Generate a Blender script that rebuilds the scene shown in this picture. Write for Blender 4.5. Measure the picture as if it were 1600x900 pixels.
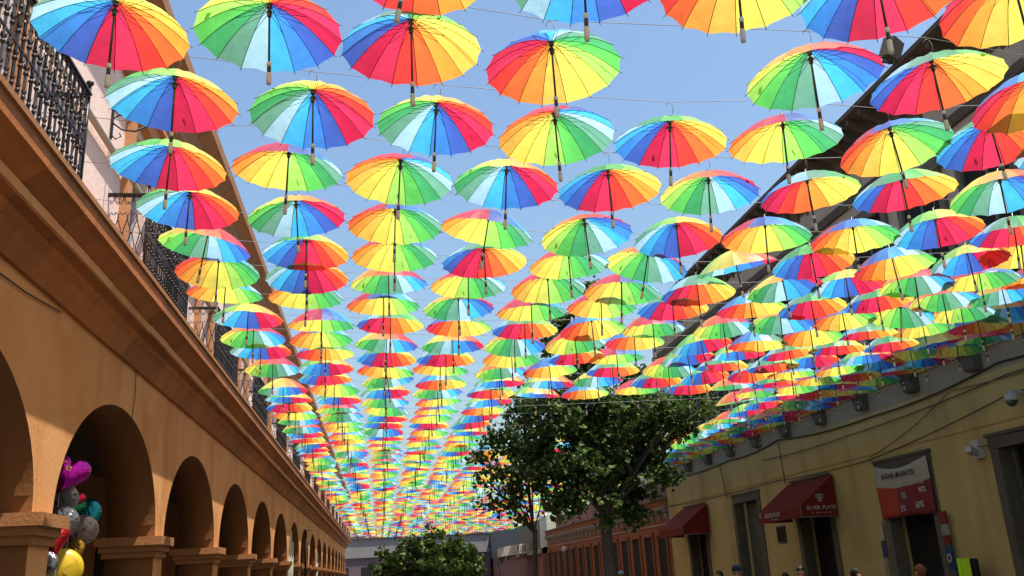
import bpy, bmesh, math, random
from mathutils import Vector, Matrix, Euler
for o in list(bpy.data.objects): bpy.data.objects.remove(o)
S = bpy.context.scene
C = S.collection
R = math.radians
rnd = random.Random(11)

# ------------------------------------------------------------------ camera
FPX = 1400.0                                   # focal length for a 1600 px wide frame
CAM = Vector((0, 0, 1.8))
_d = Vector((595-800, 905-450, FPX)).normalized()      # street direction in image axes
_u = Vector((560-800, -4000-450, FPX)); _u = (_u - _d*_u.dot(_d)).normalized()
_r = _d.cross(_u)
if _r.x < 0: _r = -_r
AX = (_r, _d, _u)                              # world X, Y, Z in image axes (x right, y down, z in)
cam = bpy.data.cameras.new('camera'); camo = bpy.data.objects.new('camera', cam); C.objects.link(camo)
right = Vector((AX[0].x, AX[1].x, AX[2].x)); down = Vector((AX[0].y, AX[1].y, AX[2].y)); fwd = Vector((AX[0].z, AX[1].z, AX[2].z))
mw = Matrix.Identity(4)
for i in range(3):
    mw[i][0] = right[i]; mw[i][1] = -down[i]; mw[i][2] = -fwd[i]; mw[i][3] = CAM[i]
camo.matrix_world = mw
cam.sensor_width = 36; cam.lens = 36*FPX/1600; cam.clip_start = .05; cam.clip_end = 3000
S.camera = camo
S.render.resolution_x = 1024; S.render.resolution_y = 576

# ------------------------------------------------------------------ sky, sun, exposure
SUN = Vector((.262, -.22, .97)).normalized()
w = bpy.data.worlds.new('World'); S.world = w; w.use_nodes = True
nt = w.node_tree; bg = nt.nodes['Background']
sky = nt.nodes.new('ShaderNodeTexSky'); sky.sky_type = 'NISHITA'; sky.sun_disc = False
sky.sun_elevation = math.asin(SUN.z); sky.sun_rotation = math.atan2(SUN.x, SUN.y)
sky.altitude = 0; sky.air_density = 1.7; sky.dust_density = 2.6; sky.ozone_density = 6.0
nt.links.new(sky.outputs[0], bg.inputs[0]); bg.inputs[1].default_value = .108
sl = bpy.data.lights.new('sun', 'SUN'); sl.energy = 5.0; sl.angle = R(.5); sl.color = (1, .95, .87)
so = bpy.data.objects.new('sun', sl); C.objects.link(so); so.location = (10, -10, 40)
so.rotation_euler = SUN.to_track_quat('Z', 'Y').to_euler()
S.view_settings.view_transform = 'Standard'; S.view_settings.look = 'None'
S.view_settings.exposure = 0.8; S.view_settings.gamma = 1; S.view_settings.use_curve_mapping = False
S.cycles.max_bounces = 10; S.cycles.transmission_bounces = 8; S.cycles.diffuse_bounces = 4

# ------------------------------------------------------------------ measuring helpers (photograph pixel -> place on a known plane)
def ray(x, y):
    v = Vector(((x-800)/FPX, (y-450)/FPX, 1))
    return Vector([a.dot(v) for a in AX])
def onX(x, y, X): r = ray(x, y); return CAM + r*(X/r.x)
def onY(x, y, Y): r = ray(x, y); return CAM + r*(Y/r.y)
def onZ(x, y, Z): r = ray(x, y); return CAM + r*((Z-CAM.z)/r.z)

# ------------------------------------------------------------------ materials
def mat(name, col, rough=.8, noise=None, bump=None, metal=0, spec=.3, streak=None, detail=6, rand=0, patch=None):
    m = bpy.data.materials.new(name); m.use_nodes = True
    t = m.node_tree; b = t.nodes['Principled BSDF']; N = t.nodes.new; L = t.links.new
    b.inputs['Base Color'].default_value = (*col, 1); b.inputs['Roughness'].default_value = rough
    b.inputs['Metallic'].default_value = metal; b.inputs['Specular IOR Level'].default_value = spec
    if noise or bump or streak or rand or patch:
        geo = N('ShaderNodeNewGeometry'); src = geo.outputs['Position']
    last = None
    if noise:                                  # (scale, second colour, contrast)
        sc, c2, con = noise
        tx = N('ShaderNodeTexNoise'); tx.inputs['Scale'].default_value = sc; tx.inputs['Detail'].default_value = detail; tx.inputs['Roughness'].default_value = .65
        L(src, tx.inputs['Vector'])
        rp = N('ShaderNodeValToRGB'); rp.color_ramp.elements[0].position = .5-con; rp.color_ramp.elements[1].position = .5+con
        rp.color_ramp.elements[0].color = (*col, 1); rp.color_ramp.elements[1].color = (*c2, 1)
        L(tx.outputs[0], rp.inputs[0]); last = rp.outputs[0]
    if streak:                                 # rain streaks and stains: (colour, amount, scale)
        sc_, am, scl = streak
        mp = N('ShaderNodeMapping'); mp.inputs['Scale'].default_value = (scl, scl, scl*.12); L(src, mp.inputs[0])
        tx = N('ShaderNodeTexNoise'); tx.inputs['Scale'].default_value = 1; tx.inputs['Detail'].default_value = 8; L(mp.outputs[0], tx.inputs['Vector'])
        rp = N('ShaderNodeValToRGB'); rp.color_ramp.elements[0].position = .5; rp.color_ramp.elements[1].position = .75
        rp.color_ramp.elements[0].color = (0, 0, 0, 1); rp.color_ramp.elements[1].color = (am, am, am, 1); L(tx.outputs[0], rp.inputs[0])
        mx = N('ShaderNodeMix'); mx.data_type = 'RGBA'; L(rp.outputs[0], mx.inputs[0])
        if last: L(last, mx.inputs[6])
        else: mx.inputs[6].default_value = (*col, 1)
        mx.inputs[7].default_value = (*sc_, 1); last = mx.outputs[2]
    if patch:                                  # repaired or repainted areas with hard edges: (colour, amount, scale)
        tx = N('ShaderNodeTexNoise'); tx.inputs['Scale'].default_value = patch[2]; tx.inputs['Detail'].default_value = 4; L(src, tx.inputs['Vector'])
        rp = N('ShaderNodeValToRGB'); rp.color_ramp.elements[0].position = .57; rp.color_ramp.elements[1].position = .60
        rp.color_ramp.elements[0].color = (0, 0, 0, 1); rp.color_ramp.elements[1].color = (patch[1],)*3+(1,); L(tx.outputs[0], rp.inputs[0])
        mx = N('ShaderNodeMix'); mx.data_type = 'RGBA'; L(rp.outputs[0], mx.inputs[0]); L(last, mx.inputs[6]); mx.inputs[7].default_value = (*patch[0], 1); last = mx.outputs[2]
    if rand:
        oi = N('ShaderNodeObjectInfo'); ml = N('ShaderNodeMapRange'); ml.inputs[3].default_value = 1-rand; ml.inputs[4].default_value = 1+rand
        L(oi.outputs['Random'], ml.inputs[0])
        hs = N('ShaderNodeHueSaturation'); L(ml.outputs[0], hs.inputs['Value'])
        if last: L(last, hs.inputs['Color'])
        else: hs.inputs['Color'].default_value = (*col, 1)
        last = hs.outputs[0]
    if last: L(last, b.inputs['Base Color'])
    if bump:                                   # (scale, distance)
        tx = N('ShaderNodeTexNoise'); tx.inputs['Scale'].default_value = bump[0]; tx.inputs['Detail'].default_value = 8; L(src, tx.inputs['Vector'])
        bp = N('ShaderNodeBump'); bp.inputs['Distance'].default_value = bump[1]; bp.inputs['Strength'].default_value = .6
        L(tx.outputs[0], bp.inputs['Height']); L(bp.outputs[0], b.inputs['Normal'])
    return m

def fabric(name, col, trans=.6, rand=.12, sheen=.2):
    m = bpy.data.materials.new(name); m.use_nodes = True
    t = m.node_tree; t.nodes.clear(); N = t.nodes.new; L = t.links.new
    out = N('ShaderNodeOutputMaterial'); d = N('ShaderNodeBsdfDiffuse'); tr = N('ShaderNodeBsdfTranslucent'); g = N('ShaderNodeBsdfGlossy')
    g.inputs['Roughness'].default_value = .38; g.inputs['Color'].default_value = (.9, .9, .9, 1)
    oi = N('ShaderNodeObjectInfo'); mr = N('ShaderNodeMapRange'); mr.inputs[3].default_value = 1-rand; mr.inputs[4].default_value = 1+rand*.4
    L(oi.outputs['Random'], mr.inputs[0])
    geo = N('ShaderNodeNewGeometry'); tx = N('ShaderNodeTexNoise'); tx.inputs['Scale'].default_value = 9; tx.inputs['Detail'].default_value = 3; L(geo.outputs['Position'], tx.inputs['Vector'])
    mr2 = N('ShaderNodeMapRange'); mr2.inputs[1].default_value = .3; mr2.inputs[2].default_value = .7; mr2.inputs[3].default_value = .9; mr2.inputs[4].default_value = 1.06; L(tx.outputs[0], mr2.inputs[0])
    mu = N('ShaderNodeMath'); mu.operation = 'MULTIPLY'; L(mr.outputs[0], mu.inputs[0]); L(mr2.outputs[0], mu.inputs[1])
    hs = N('ShaderNodeHueSaturation'); hs.inputs['Color'].default_value = (*col, 1); L(mu.outputs[0], hs.inputs['Value'])
    L(hs.outputs[0], d.inputs[0]); L(hs.outputs[0], tr.inputs[0])
    mx = N('ShaderNodeMixShader'); mx.inputs[0].default_value = trans; L(d.outputs[0], mx.inputs[1]); L(tr.outputs[0], mx.inputs[2])
    bp = N('ShaderNodeBump'); bp.inputs['Distance'].default_value = .016; bp.inputs['Strength'].default_value = .5
    tb = N('ShaderNodeTexNoise'); tb.inputs['Scale'].default_value = 11; L(geo.outputs['Position'], tb.inputs['Vector']); L(tb.outputs[0], bp.inputs['Height'])
    for n in (d, tr, g): L(bp.outputs[0], n.inputs['Normal'])
    m2 = N('ShaderNodeMixShader'); m2.inputs[0].default_value = .07; L(mx.outputs[0], m2.inputs[1]); L(g.outputs[0], m2.inputs[2])
    sh = N('ShaderNodeBsdfSheen'); sh.inputs['Roughness'].default_value = .45; sh.inputs['Color'].default_value = (sheen, sheen, sheen, 1)
    ad = N('ShaderNodeAddShader'); L(m2.outputs[0], ad.inputs[0]); L(sh.outputs[0], ad.inputs[1])
    L(ad.outputs[0] if sheen else m2.outputs[0], out.inputs[0])
    return m

M = {}
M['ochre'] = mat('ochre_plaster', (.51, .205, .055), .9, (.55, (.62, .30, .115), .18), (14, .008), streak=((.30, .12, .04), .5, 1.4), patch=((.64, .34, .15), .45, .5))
M['intrados'] = mat('shaded_plaster', (.20, .075, .022), .9, (1.2, (.16, .06, .017), .25), (14, .012))  # the wall plaster darkened: shade under the arches painted into its colour
M['ochre_trim'] = mat('ochre_trim', (.36, .155, .055), .85, (1.5, (.28, .115, .04), .25), (25, .01))
M['cornice'] = mat('terracotta_cornice', (.40, .135, .03), .8, (1.3, (.27, .085, .018), .25), (30, .01), rand=.16, streak=((.13, .06, .03), .5, 3))
M['pink'] = mat('pink_plaster', (.80, .62, .54), .9, (1.1, (.72, .53, .45), .25), (16, .01), streak=((.5, .35, .28), .3, 2.2))
M['surround'] = mat('window_surround', (.52, .235, .10), .8, (2, (.44, .19, .08), .3), (30, .008))
M['wood'] = mat('eave_wood', (.27, .12, .045), .7, (1.2, (.34, .16, .06), .25), (18, .01), streak=((.12, .05, .02), .4, 2))
M['iron'] = mat('wrought_iron', (.022, .021, .022), .42, (30, (.05, .042, .04), .2), None, .55, .5)
M['glass'] = mat('window_glass', (.03, .04, .055), .06, spec=.9)
M['sash'] = mat('window_sash', (.33, .36, .42), .5)
M['yellow'] = mat('yellow_plaster', (.51, .40, .16), .9, (.5, (.45, .35, .135), .2), (16, .01), streak=((.25, .19, .10), .6, 1.2), patch=((.55, .46, .24), .25, .45))
M['whitewash'] = mat('whitewash', (.36, .31, .21), .9, (.8, (.29, .25, .17), .25), (16, .012), streak=((.2, .17, .13), .5, 1.6))
M['taupe'] = mat('taupe_plaster', (.44, .37, .31), .9, (.8, (.37, .31, .26), .25), (16, .012), streak=((.25, .21, .18), .4, 1.5))
M['stone'] = mat('dark_stone', (.13, .12, .09), .85, (4, (.085, .078, .06), .25), (30, .015), rand=.12)
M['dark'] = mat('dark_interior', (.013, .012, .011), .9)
M['shutter'] = mat('metal_shutter', (.09, .10, .085), .55, (6, (.065, .07, .06), .25))
M['darkwood'] = mat('dark_timber', (.10, .075, .055), .8, (3, (.07, .05, .04), .25), (20, .01))
M['red_canvas'] = mat('red_canvas', (.18, .016, .012), .85, (2.2, (.12, .011, .008), .2), (60, .004))
M['white_print'] = mat('white_print', (.48, .45, .41), .8)
M['black_print'] = mat('black_print', (.03, .03, .035), .7)
M['orange'] = mat('orange_plaster', (.27, .095, .04), .9, (.8, (.20, .068, .028), .25), (16, .012), streak=((.2, .09, .05), .45, 1.5))
M['grey_trim'] = mat('grey_stone_trim', (.30, .27, .23), .85, (3, (.22, .20, .17), .25), (25, .01))
M['rose'] = mat('rose_wall', (.62, .47, .42), .9, (.8, (.53, .40, .36), .25), (16, .012))
M['brownred'] = mat('brown_red_wall', (.26, .11, .085), .9, (.8, (.2, .085, .065), .25))
M['corrugated'] = mat('corrugated_sheet', (.23, .23, .22), .6, (2, (.16, .16, .155), .25), None, .3)
M['mauve'] = mat('mauve_wall', (.13, .09, .10), .9, (.6, (.10, .07, .075), .25))
M['palegrey'] = mat('pale_grey_wall', (.21, .195, .19), .9, (.6, (.16, .15, .145), .25))
M['pave'] = mat('street_paving', (.13, .12, .11), .85, (2.5, (.09, .085, .08), .25), (12, .02))
M['ground'] = mat('town_ground', (.2, .18, .15), .95, (.3, (.25, .22, .18), .3))
M['bark'] = mat('bark', (.055, .044, .034), .95, (6, (.10, .082, .066), .25), (25, .04))
M['steel'] = mat('steel_wire', (.24, .24, .235), .55, None, None, .6)
M['cable'] = mat('black_cable', (.03, .028, .025), .7)
M['pipe'] = mat('metal_pipe', (.42, .38, .30), .45, None, None, .6)
M['shaft'] = mat('black_shaft', (.02, .018, .02), .35, spec=.5)
M['grip'] = mat('umbrella_grip', (.62, .54, .46), .5)
M['collar'] = mat('pale_collar', (.62, .6, .57), .5)
M['camgrey'] = mat('camera_housing', (.42, .43, .44), .45)
M['skin'] = mat('skin', (.42, .22, .14), .6)
M['lime'] = mat('lime_cloth', (.5, .85, .02), .8, (5, (.42, .75, .02), .25))
M['signblue'] = mat('sign_blue', (.01, .045, .12), .6)
M['signred'] = mat('sign_red', (.16, .014, .014), .6)
M['maroon'] = mat('banner_maroon', (.16, .02, .035), .75, (4, (.22, .03, .03), .25))
M['banner_red'] = mat('banner_red', (.42, .05, .02), .75, (7, (.30, .03, .015), .25))
M['banner_white'] = mat('banner_white', (.42, .39, .33), .8, (5, (.35, .32, .27), .25))
M['ripple'] = mat('string', (.5, .5, .5), .6)
PAL = [('crimson', (.60, .018, .075)), ('magenta red', (.80, .035, .11)), ('red', (.85, .055, .045)), ('orange red', (.90, .155, .04)),
       ('orange', (.92, .35, .05)), ('amber', (.92, .56, .09)), ('yellow', (.93, .79, .11)), ('lemon', (.82, .87, .13)),
       ('lime', (.38, .77, .13)), ('green', (.12, .61, .11)), ('dark green', (.06, .41, .14)), ('teal', (.15, .41, .28)),
       ('pale blue', (.40, .70, .85)), ('sky blue', (.06, .50, .88)), ('blue', (.05, .26, .75)), ('dark blue', (.055, .13, .53))]
FAB = [fabric('umbrella_'+n.replace(' ', '_'), c) for n, c in PAL]

# ------------------------------------------------------------------ mesh helpers
def box(bm, c, s, mi=0, rot=None):
    c = Vector(c); hx, hy, hz = s[0]/2, s[1]/2, s[2]/2
    vs = []
    for x, y, z in ((-hx, -hy, -hz), (hx, -hy, -hz), (hx, hy, -hz), (-hx, hy, -hz), (-hx, -hy, hz), (hx, -hy, hz), (hx, hy, hz), (-hx, hy, hz)):
        v = Vector((x, y, z))
        if rot: v = rot @ v
        vs.append(bm.verts.new(c+v))
    for q in ((3, 2, 1, 0), (4, 5, 6, 7), (0, 1, 5, 4), (1, 2, 6, 5), (2, 3, 7, 6), (3, 0, 4, 7)):
        f = bm.faces.new([vs[i] for i in q]); f.material_index = mi
    return bm
def bx(lo, hi, mi=0, bm=None):
    bm = bm or bmesh.new()
    return box(bm, [(a+b)/2 for a, b in zip(lo, hi)], [b-a for a, b in zip(lo, hi)], mi)
def tube(bm, pts, r, n=6, mi=0, cap=True, smooth=True):
    pts = [Vector(p) for p in pts]; rings = []
    rs = r if isinstance(r, (list, tuple)) else [r]*len(pts)
    for i, p in enumerate(pts):
        t = (pts[min(i+1, len(pts)-1)]-pts[max(i-1, 0)]).normalized()
        a = Vector((0, 0, 1)) if abs(t.z) < .9 else Vector((1, 0, 0))
        u = t.cross(a).normalized(); v = t.cross(u)
        rings.append([bm.verts.new(p+(u*math.cos(2*math.pi*k/n)+v*math.sin(2*math.pi*k/n))*rs[i]) for k in range(n)])
    for i in range(len(rings)-1):
        for k in range(n):
            f = bm.faces.new((rings[i][k], rings[i][(k+1) % n], rings[i+1][(k+1) % n], rings[i+1][k])); f.material_index = mi; f.smooth = smooth
    if cap and n > 2:
        for rg in (rings[0], rings[-1][::-1]):
            f = bm.faces.new(rg); f.material_index = mi
    return bm
def lathe(bm, prof, n=12, mi=0, axis=Vector((0, 0, 0))):
    rings = [[bm.verts.new(axis+Vector((r*math.cos(2*math.pi*k/n), r*math.sin(2*math.pi*k/n), z))) for k in range(n)] for r, z in prof]
    for i in range(len(rings)-1):
        for k in range(n):
            f = bm.faces.new((rings[i][k], rings[i][(k+1) % n], rings[i+1][(k+1) % n], rings[i+1][k])); f.material_index = mi; f.smooth = True
    for rg in (rings[0][::-1], rings[-1]): bm.faces.new(rg).material_index = mi
    return bm
def prism(bm, prof, y0, y1, mi=0):              # prof: (x, z) outline swept along Y
    a = [bm.verts.new((x, y0, z)) for x, z in prof]; b = [bm.verts.new((x, y1, z)) for x, z in prof]; n = len(prof)
    for i in range(n):
        bm.faces.new((a[i], a[(i+1) % n], b[(i+1) % n], b[i])).material_index = mi
    bm.faces.new(a[::-1]).material_index = mi; bm.faces.new(b).material_index = mi
    return bm
def mesh(name, bm, mats, recalc=True):
    if recalc: bmesh.ops.recalc_face_normals(bm, faces=bm.faces)
    me = bpy.data.meshes.new(name); bm.to_mesh(me); bm.free()
    for m in (mats if isinstance(mats, (list, tuple)) else [mats]): me.materials.append(M[m] if isinstance(m, str) else m)
    return me
def link(name, me, parent=None, loc=None, rot=None):
    o = bpy.data.objects.new(name, me); C.objects.link(o)
    if parent: o.parent = parent
    if loc is not None: o.location = loc
    if rot is not None: o.rotation_euler = rot
    return o
def obj(name, bm, mats, parent=None, loc=None, rot=None, recalc=True):
    return link(name, mesh(name, bm, mats, recalc), parent, loc, rot)
def tag(o, label, cat, group=None, kind=None):
    if label: o['label'] = label
    if cat: o['category'] = cat
    if group: o['group'] = group
    if kind: o['kind'] = kind
    return o
def thing(name, label, cat, loc=(0, 0, 0), rot=None, group=None):
    return tag(link(name, None, None, loc, rot), label, cat, group)
def struct(name, bm, mats): return tag(obj(name, bm, mats), None, None, None, 'structure')
ONES = ['', 'first', 'second', 'third', 'fourth', 'fifth', 'sixth', 'seventh', 'eighth', 'ninth', 'tenth', 'eleventh', 'twelfth', 'thirteenth', 'fourteenth', 'fifteenth', 'sixteenth', 'seventeenth', 'eighteenth', 'nineteenth']
TENS = ['', '', 'twent', 'thirt', 'fort', 'fift', 'sixt', 'sevent', 'eight', 'ninet']
def ordn(n):
    if n < 20: return ONES[n]
    return TENS[n//10]+('ieth' if n % 10 == 0 else 'y-'+ONES[n % 10])
def text_mesh(txt, size, depth=.004):
    cu = bpy.data.curves.new('lettering', 'FONT'); cu.body = txt; cu.size = size; cu.extrude = depth; cu.align_x = 'CENTER'; cu.resolution_u = 2
    o = bpy.data.objects.new('lettering', cu); C.objects.link(o)
    dg = bpy.context.evaluated_depsgraph_get(); me = bpy.data.meshes.new_from_object(o.evaluated_get(dg))
    bpy.data.objects.remove(o); return me

# ================================================================== THE SETTING
LX, RX = -3.5, 13.2           # the two street fronts
YEND = 97.0
struct('ground', bx((-400, -300, -.6), (400, 500, -.02)), 'ground')
struct('street', bx((LX+.1, -12, -.02), (RX-1.6, 130, 0)), 'pave')
struct('pavement', bx((RX-1.596, -12, -.02), (RX+.3, 130, .13)), 'pave')

# ------------------------------------------------------------------ arcade building on the left
PIT, C0, HA, HB, ZS = 5.25, 12.86, 2.33, 1.60, 2.62        # bay pitch, centre of a bay, half opening, rise, springing height
K0, K1 = -3, 15
ZTOP = 5.0
arc = thing('arcade_building', 'ochre arcade with round arches and an upper floor of balconies along the left side', 'building', (LX, 30, 0))
def under(o): o.matrix_parent_inverse = Matrix.Translation((-LX, -30, 0)); return o
def part(name, bm, mats, parent=arc, recalc=True):
    o = obj(name, bm, mats, parent, recalc=recalc)
    return under(o) if parent is arc else o
TH = .72
bm = bmesh.new()
def bay_samples(c):
    ys = [c-PIT/2, c-HA]
    n = 28
    mid = [c-HA*math.cos(math.pi*i/n) for i in range(n+1)]
    return mid
for k in range(K0, K1+1):
    c = C0+PIT*k
    mid = bay_samples(c)
    za = [ZS+HB*math.sqrt(max(0, 1-((y-c)/HA)**2)) for y in mid]
    for face, x in ((0, LX), (1, LX-TH)):
        def q(pts):
            vs = [bm.verts.new((x, *p)) for p in pts]
            bm.faces.new(vs if face == 0 else vs[::-1])
        q([(c-PIT/2, 0), (mid[0], 0), (mid[0], ZS), (c-PIT/2, ZS)])
        q([(c-PIT/2, ZS), (mid[0], ZS), (mid[0], ZTOP), (c-PIT/2, ZTOP)])
        q([(mid[-1], 0), (c+PIT/2, 0), (c+PIT/2, ZS), (mid[-1], ZS)])
        q([(mid[-1], ZS), (c+PIT/2, ZS), (c+PIT/2, ZTOP), (mid[-1], ZTOP)])
        for i in range(len(mid)-1): q([(mid[i], za[i]), (mid[i+1], za[i+1]), (mid[i+1], ZTOP), (mid[i], ZTOP)])
    prof = [(mid[0], 0)]+list(zip(mid, za))+[(mid[-1], 0)]
    for i in range(len(prof)-1):
        a, b = prof[i], prof[i+1]
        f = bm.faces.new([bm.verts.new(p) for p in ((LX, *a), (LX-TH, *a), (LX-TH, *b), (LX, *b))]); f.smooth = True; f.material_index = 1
bmesh.ops.remove_doubles(bm, verts=bm.verts, dist=.0005)
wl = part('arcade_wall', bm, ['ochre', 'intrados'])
# passage behind the arches
YA, YB = C0+PIT*K0-PIT/2, C0+PIT*K1+PIT/2
part('passage_back_wall', bx((LX-4.6, YA, 0), (LX-4.4, YB, ZTOP)), 'ochre_trim')
part('passage_ceiling', bx((LX-4.4, YA, ZTOP-.02), (LX-TH+.002, YB, ZTOP+.2)), 'darkwood')
part('passage_floor', bx((LX-4.4, YA, 0), (LX+.1, YB, .06)), 'stone')
for k in range(-1, K1, 2):
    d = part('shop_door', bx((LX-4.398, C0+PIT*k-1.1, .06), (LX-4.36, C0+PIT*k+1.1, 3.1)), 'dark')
# capitals of the piers
bm = bmesh.new()
hw = PIT/2-HA
for z0, z1, p in ((ZS-.31, ZS-.22, .045), (ZS-.22, ZS-.13, .085), (ZS-.13, ZS, .14)):
    bx((-TH-p, -hw-p, z0), (p, hw+p, z1), 0, bm)
capm = mesh('capital', bm, 'ochre_trim')
for k in range(K0, K1+1):
    under(link('capital', capm, arc, (LX, C0+PIT*k+PIT/2, .002)))
# moulded cornice under the balconies, in blocks
PROF = [(LX+.002, 4.86), (LX+.05, 4.86), (LX+.16, 5.08), (LX+.22, 5.15), (LX+.22, 5.22), (LX+.30, 5.25), (LX+.30, 5.34), (LX+.33, 5.37), (LX+.47, 5.49), (LX+.53, 5.52), (LX+.53, 5.70), (LX+.002, 5.70)]
y = YA; variants = []
for L_ in (1.31, 1.05, 1.75):
    bm = bmesh.new(); prism(bm, [(x-LX, z) for x, z in PROF], .004, L_-.004)
    variants.append((L_, mesh('cornice_block', bm, 'cornice')))
while y < YB:
    L_, me = variants[rnd.randrange(3)]
    o = under(link('cornice_block', me, arc, (LX, y, rnd.uniform(-.004, .004)))); y += L_
bm = bmesh.new(); bx((.302, .006, 5.245), (.34, .86, 5.345), 0, bm); fsm = mesh('fascia_brick', bm, 'ochre')
y = YA
while y < YB:
    o = under(link('fascia_brick', fsm, arc, (LX+rnd.uniform(-.008, .008), y, rnd.uniform(-.006, .006)))); s_ = rnd.uniform(.45, 1.5); o.scale = (1, s_, 1); y += .866*s_
part('balcony_floor', bx((LX-.2, YA, 5.2), (LX+.2, YB, 5.692)), 'dark')
part('floor_slab_edge', bx((LX-.1, YA, 5.704), (LX+.56, YB, 5.765)), 'ochre_trim')
# upper wall with window openings behind each balcony
UW0, UW1 = 5.765, 8.75
BAL0, BLEN = 11.5, 2.65
bm = bmesh.new()
def wq(a, b, zlo, zhi, x=LX-.02):
    bm.faces.new([bm.verts.new(p) for p in ((x, a, zlo), (x, b, zlo), (x, b, zhi), (x, a, zhi))])
prev = YA
wins = []
for k in range(-4, 17):
    c = BAL0+BLEN/2+PIT*k
    if c-1 < YA or c+1 > YB: continue
    wq(prev, c-.62, UW0, UW1); wq(c-.62, c+.62, 8.25, UW1); prev = c+.62; wins.append(c)
    for ya in (c-.62, c+.62):
        bm.faces.new([bm.verts.new(p) for p in ((LX-.02, ya, UW0), (LX-.3, ya, UW0), (LX-.3, ya, 8.25), (LX-.02, ya, 8.25))])
    bm.faces.new([bm.verts.new(p) for p in ((LX-.02, c-.62, 8.25), (LX-.3, c-.62, 8.25), (LX-.3, c+.62, 8.25), (LX-.02, c+.62, 8.25))])
wq(prev, YB, UW0, UW1)
part('upper_wall', bm, 'pink')
bm = bmesh.new()
bx((0, -.84, 0), (.09, -.60, 2.62), 0, bm); bx((0, .60, 0), (.09, .84, 2.62), 0, bm); bx((0, -.90, 2.62), (.13, .90, 2.88), 0, bm); bx((0, -.96, 2.88), (.2, .96, 2.95), 0, bm)
surm = mesh('window_surround', bm, 'surround')
bm = bmesh.new()
for a, b in ((-.62, -.02), (.02, .62)):
    bx((-.1, a, 0), (-.04, a+.07, 2.48), 0, bm); bx((-.1, b-.07, 0), (-.04, b, 2.48), 0, bm)
    for z in (0, .8, 1.6, 2.41): bx((-.098, a+.07, z), (-.042, b-.07, z+.07), 0, bm)
sashm = mesh('window_sash', bm, 'sash')
bm = bmesh.new(); bx((-.08, -.62, .07), (-.07, .62, 2.42), 0, bm); panem = mesh('pane', bm, 'glass')
for c in wins:
    s_ = under(link('window', surm, arc, (LX-.018, c, UW0)))
    link('sash', sashm, s_, (-.16, 0, .0)); link('pane', panem, s_, (-.16, 0, 0))
# upper cornice and eave
EPROF = [(LX-.3, 8.75), (LX+.04, 8.75), (LX+.10, 8.92), (LX+.10, 9.05), (LX+.20, 9.15), (LX+.20, 9.32), (LX+.27, 9.5), (LX+.27, 9.64), (LX+.42, 9.78), (LX+.48, 9.82), (LX+.48, 10.05), (LX+.42, 10.12), (LX-.3, 10.25)]
y = YA; eb = []
for L_ in (2.2, 3.1):
    bm = bmesh.new(); prism(bm, [(x-LX, z) for x, z in EPROF], .003, L_-.003); eb.append((L_, mesh('eave_block', bm, 'wood')))
while y < YB:
    L_, me = eb[rnd.randrange(2)]; under(link('eave_block', me, arc, (LX, y, rnd.uniform(-.005, .005)))); y += L_
part('eave_core', bx((LX-.4, YA, 8.76), (LX+.03, YB, 9.9)), 'dark')
part('roof', bx((LX-9, YA, 9.9), (LX-.28, YB, 10.15)), 'wood')
part('building_core', bx((LX-9, YA, 5.3), (LX-.31, YB, 9.85)), 'dark')
part('end_wall', bx((LX-9, YB, 0), (LX, YB+.3, 10)), 'rose')

# ------------------------------------------------------------------ iron balcony railings
def leafpair(bm, z, s, up=1):
    for a in (0, math.pi/2, math.pi, 3*math.pi/2):
        d = Vector((math.cos(a), math.sin(a), 0)); e = Vector((-d.y, d.x, 0))
        p0 = Vector((0, 0, z)); p1 = p0+d*s*.75+Vector((0, 0, up*s*.9)); p2 = p0+d*s*1.1+Vector((0, 0, up*s*1.9))
        v = [bm.verts.new(p) for p in (p0-e*s*.25, p0+e*s*.25, p1+e*s*.42, p2, p1-e*s*.42)]
        bm.faces.new(v)
RH = 1.06
bm = bmesh.new()
tube(bm, [(0, 0, .04), (0, 0, RH-.02)], .0155, 4, smooth=False)
for z, r in ((.13, .02), (.36, .024), (.62, .024), (.86, .02)):
    lathe(bm, [(.012, z-.022), (r, z-.008), (r, z+.008), (.012, z+.022)], 6)
for z, s, u in ((.15, .026, 1), (.38, .032, 1), (.64, .032, 1), (.82, .026, -1)): leafpair(bm, z, s, u)
balm = mesh('baluster', bm, 'iron', False)
bm = bmesh.new()
tube(bm, [(0, 0, .04), (0, 0, RH-.02)], .014, 4, smooth=False)
for z, r in ((.15, .03), (.37, .035), (.63, .035), (.85, .03)): lathe(bm, [(.012, z-.05), (r, z-.01), (r, z+.01), (.012, z+.05)], 4)
bal_lo = mesh('baluster', bm, 'iron', False)
bm = bmesh.new(); tube(bm, [(0, 0, 0), (0, 0, RH+.12)], .019, 6); lathe(bm, [(.012, RH+.1), (.04, RH+.13), (.04, RH+.15), (.01, RH+.17)], 8)
postm = mesh('corner_post', bm, 'iron')
def lyre():
    bm = bmesh.new()
    for s in (-1, 1):
        tube(bm, [(0+s*.006, 0, .2), (s*.045, 0, .27), (s*.05, 0, .33), (s*.018, 0, .47), (s*.012, 0, .52), (s*.02, 0, .57), (s*.058, 0, .70), (s*.055, 0, .77), (s*.03, 0, .80), (s*.008, 0, .77)], .0075, 5)
        tube(bm, [(s*.004, 0, RH), (s*.012, 0, .97), (s*.035, 0, .92), (s*.055, 0, .93), (s*.055, 0, .955), (s*.04, 0, .958)], .007, 5)
    tube(bm, [(0, 0, .505), (0, 0, .535)], .018, 6)
    tube(bm, [(0, 0, .04), (.03, 0, .07), (0, 0, .1), (-.03, 0, .07), (0, 0, .04)], .007, 5)
    return mesh('lyre_scroll', bm, 'iron')
lym = lyre()
bm = bmesh.new(); box(bm, (0, BLEN/2, RH), (.07, BLEN, .022)); box(bm, (0, BLEN/2, RH-.03), (.03, BLEN, .02)); frontrail = mesh('handrail', bm, 'iron')
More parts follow.
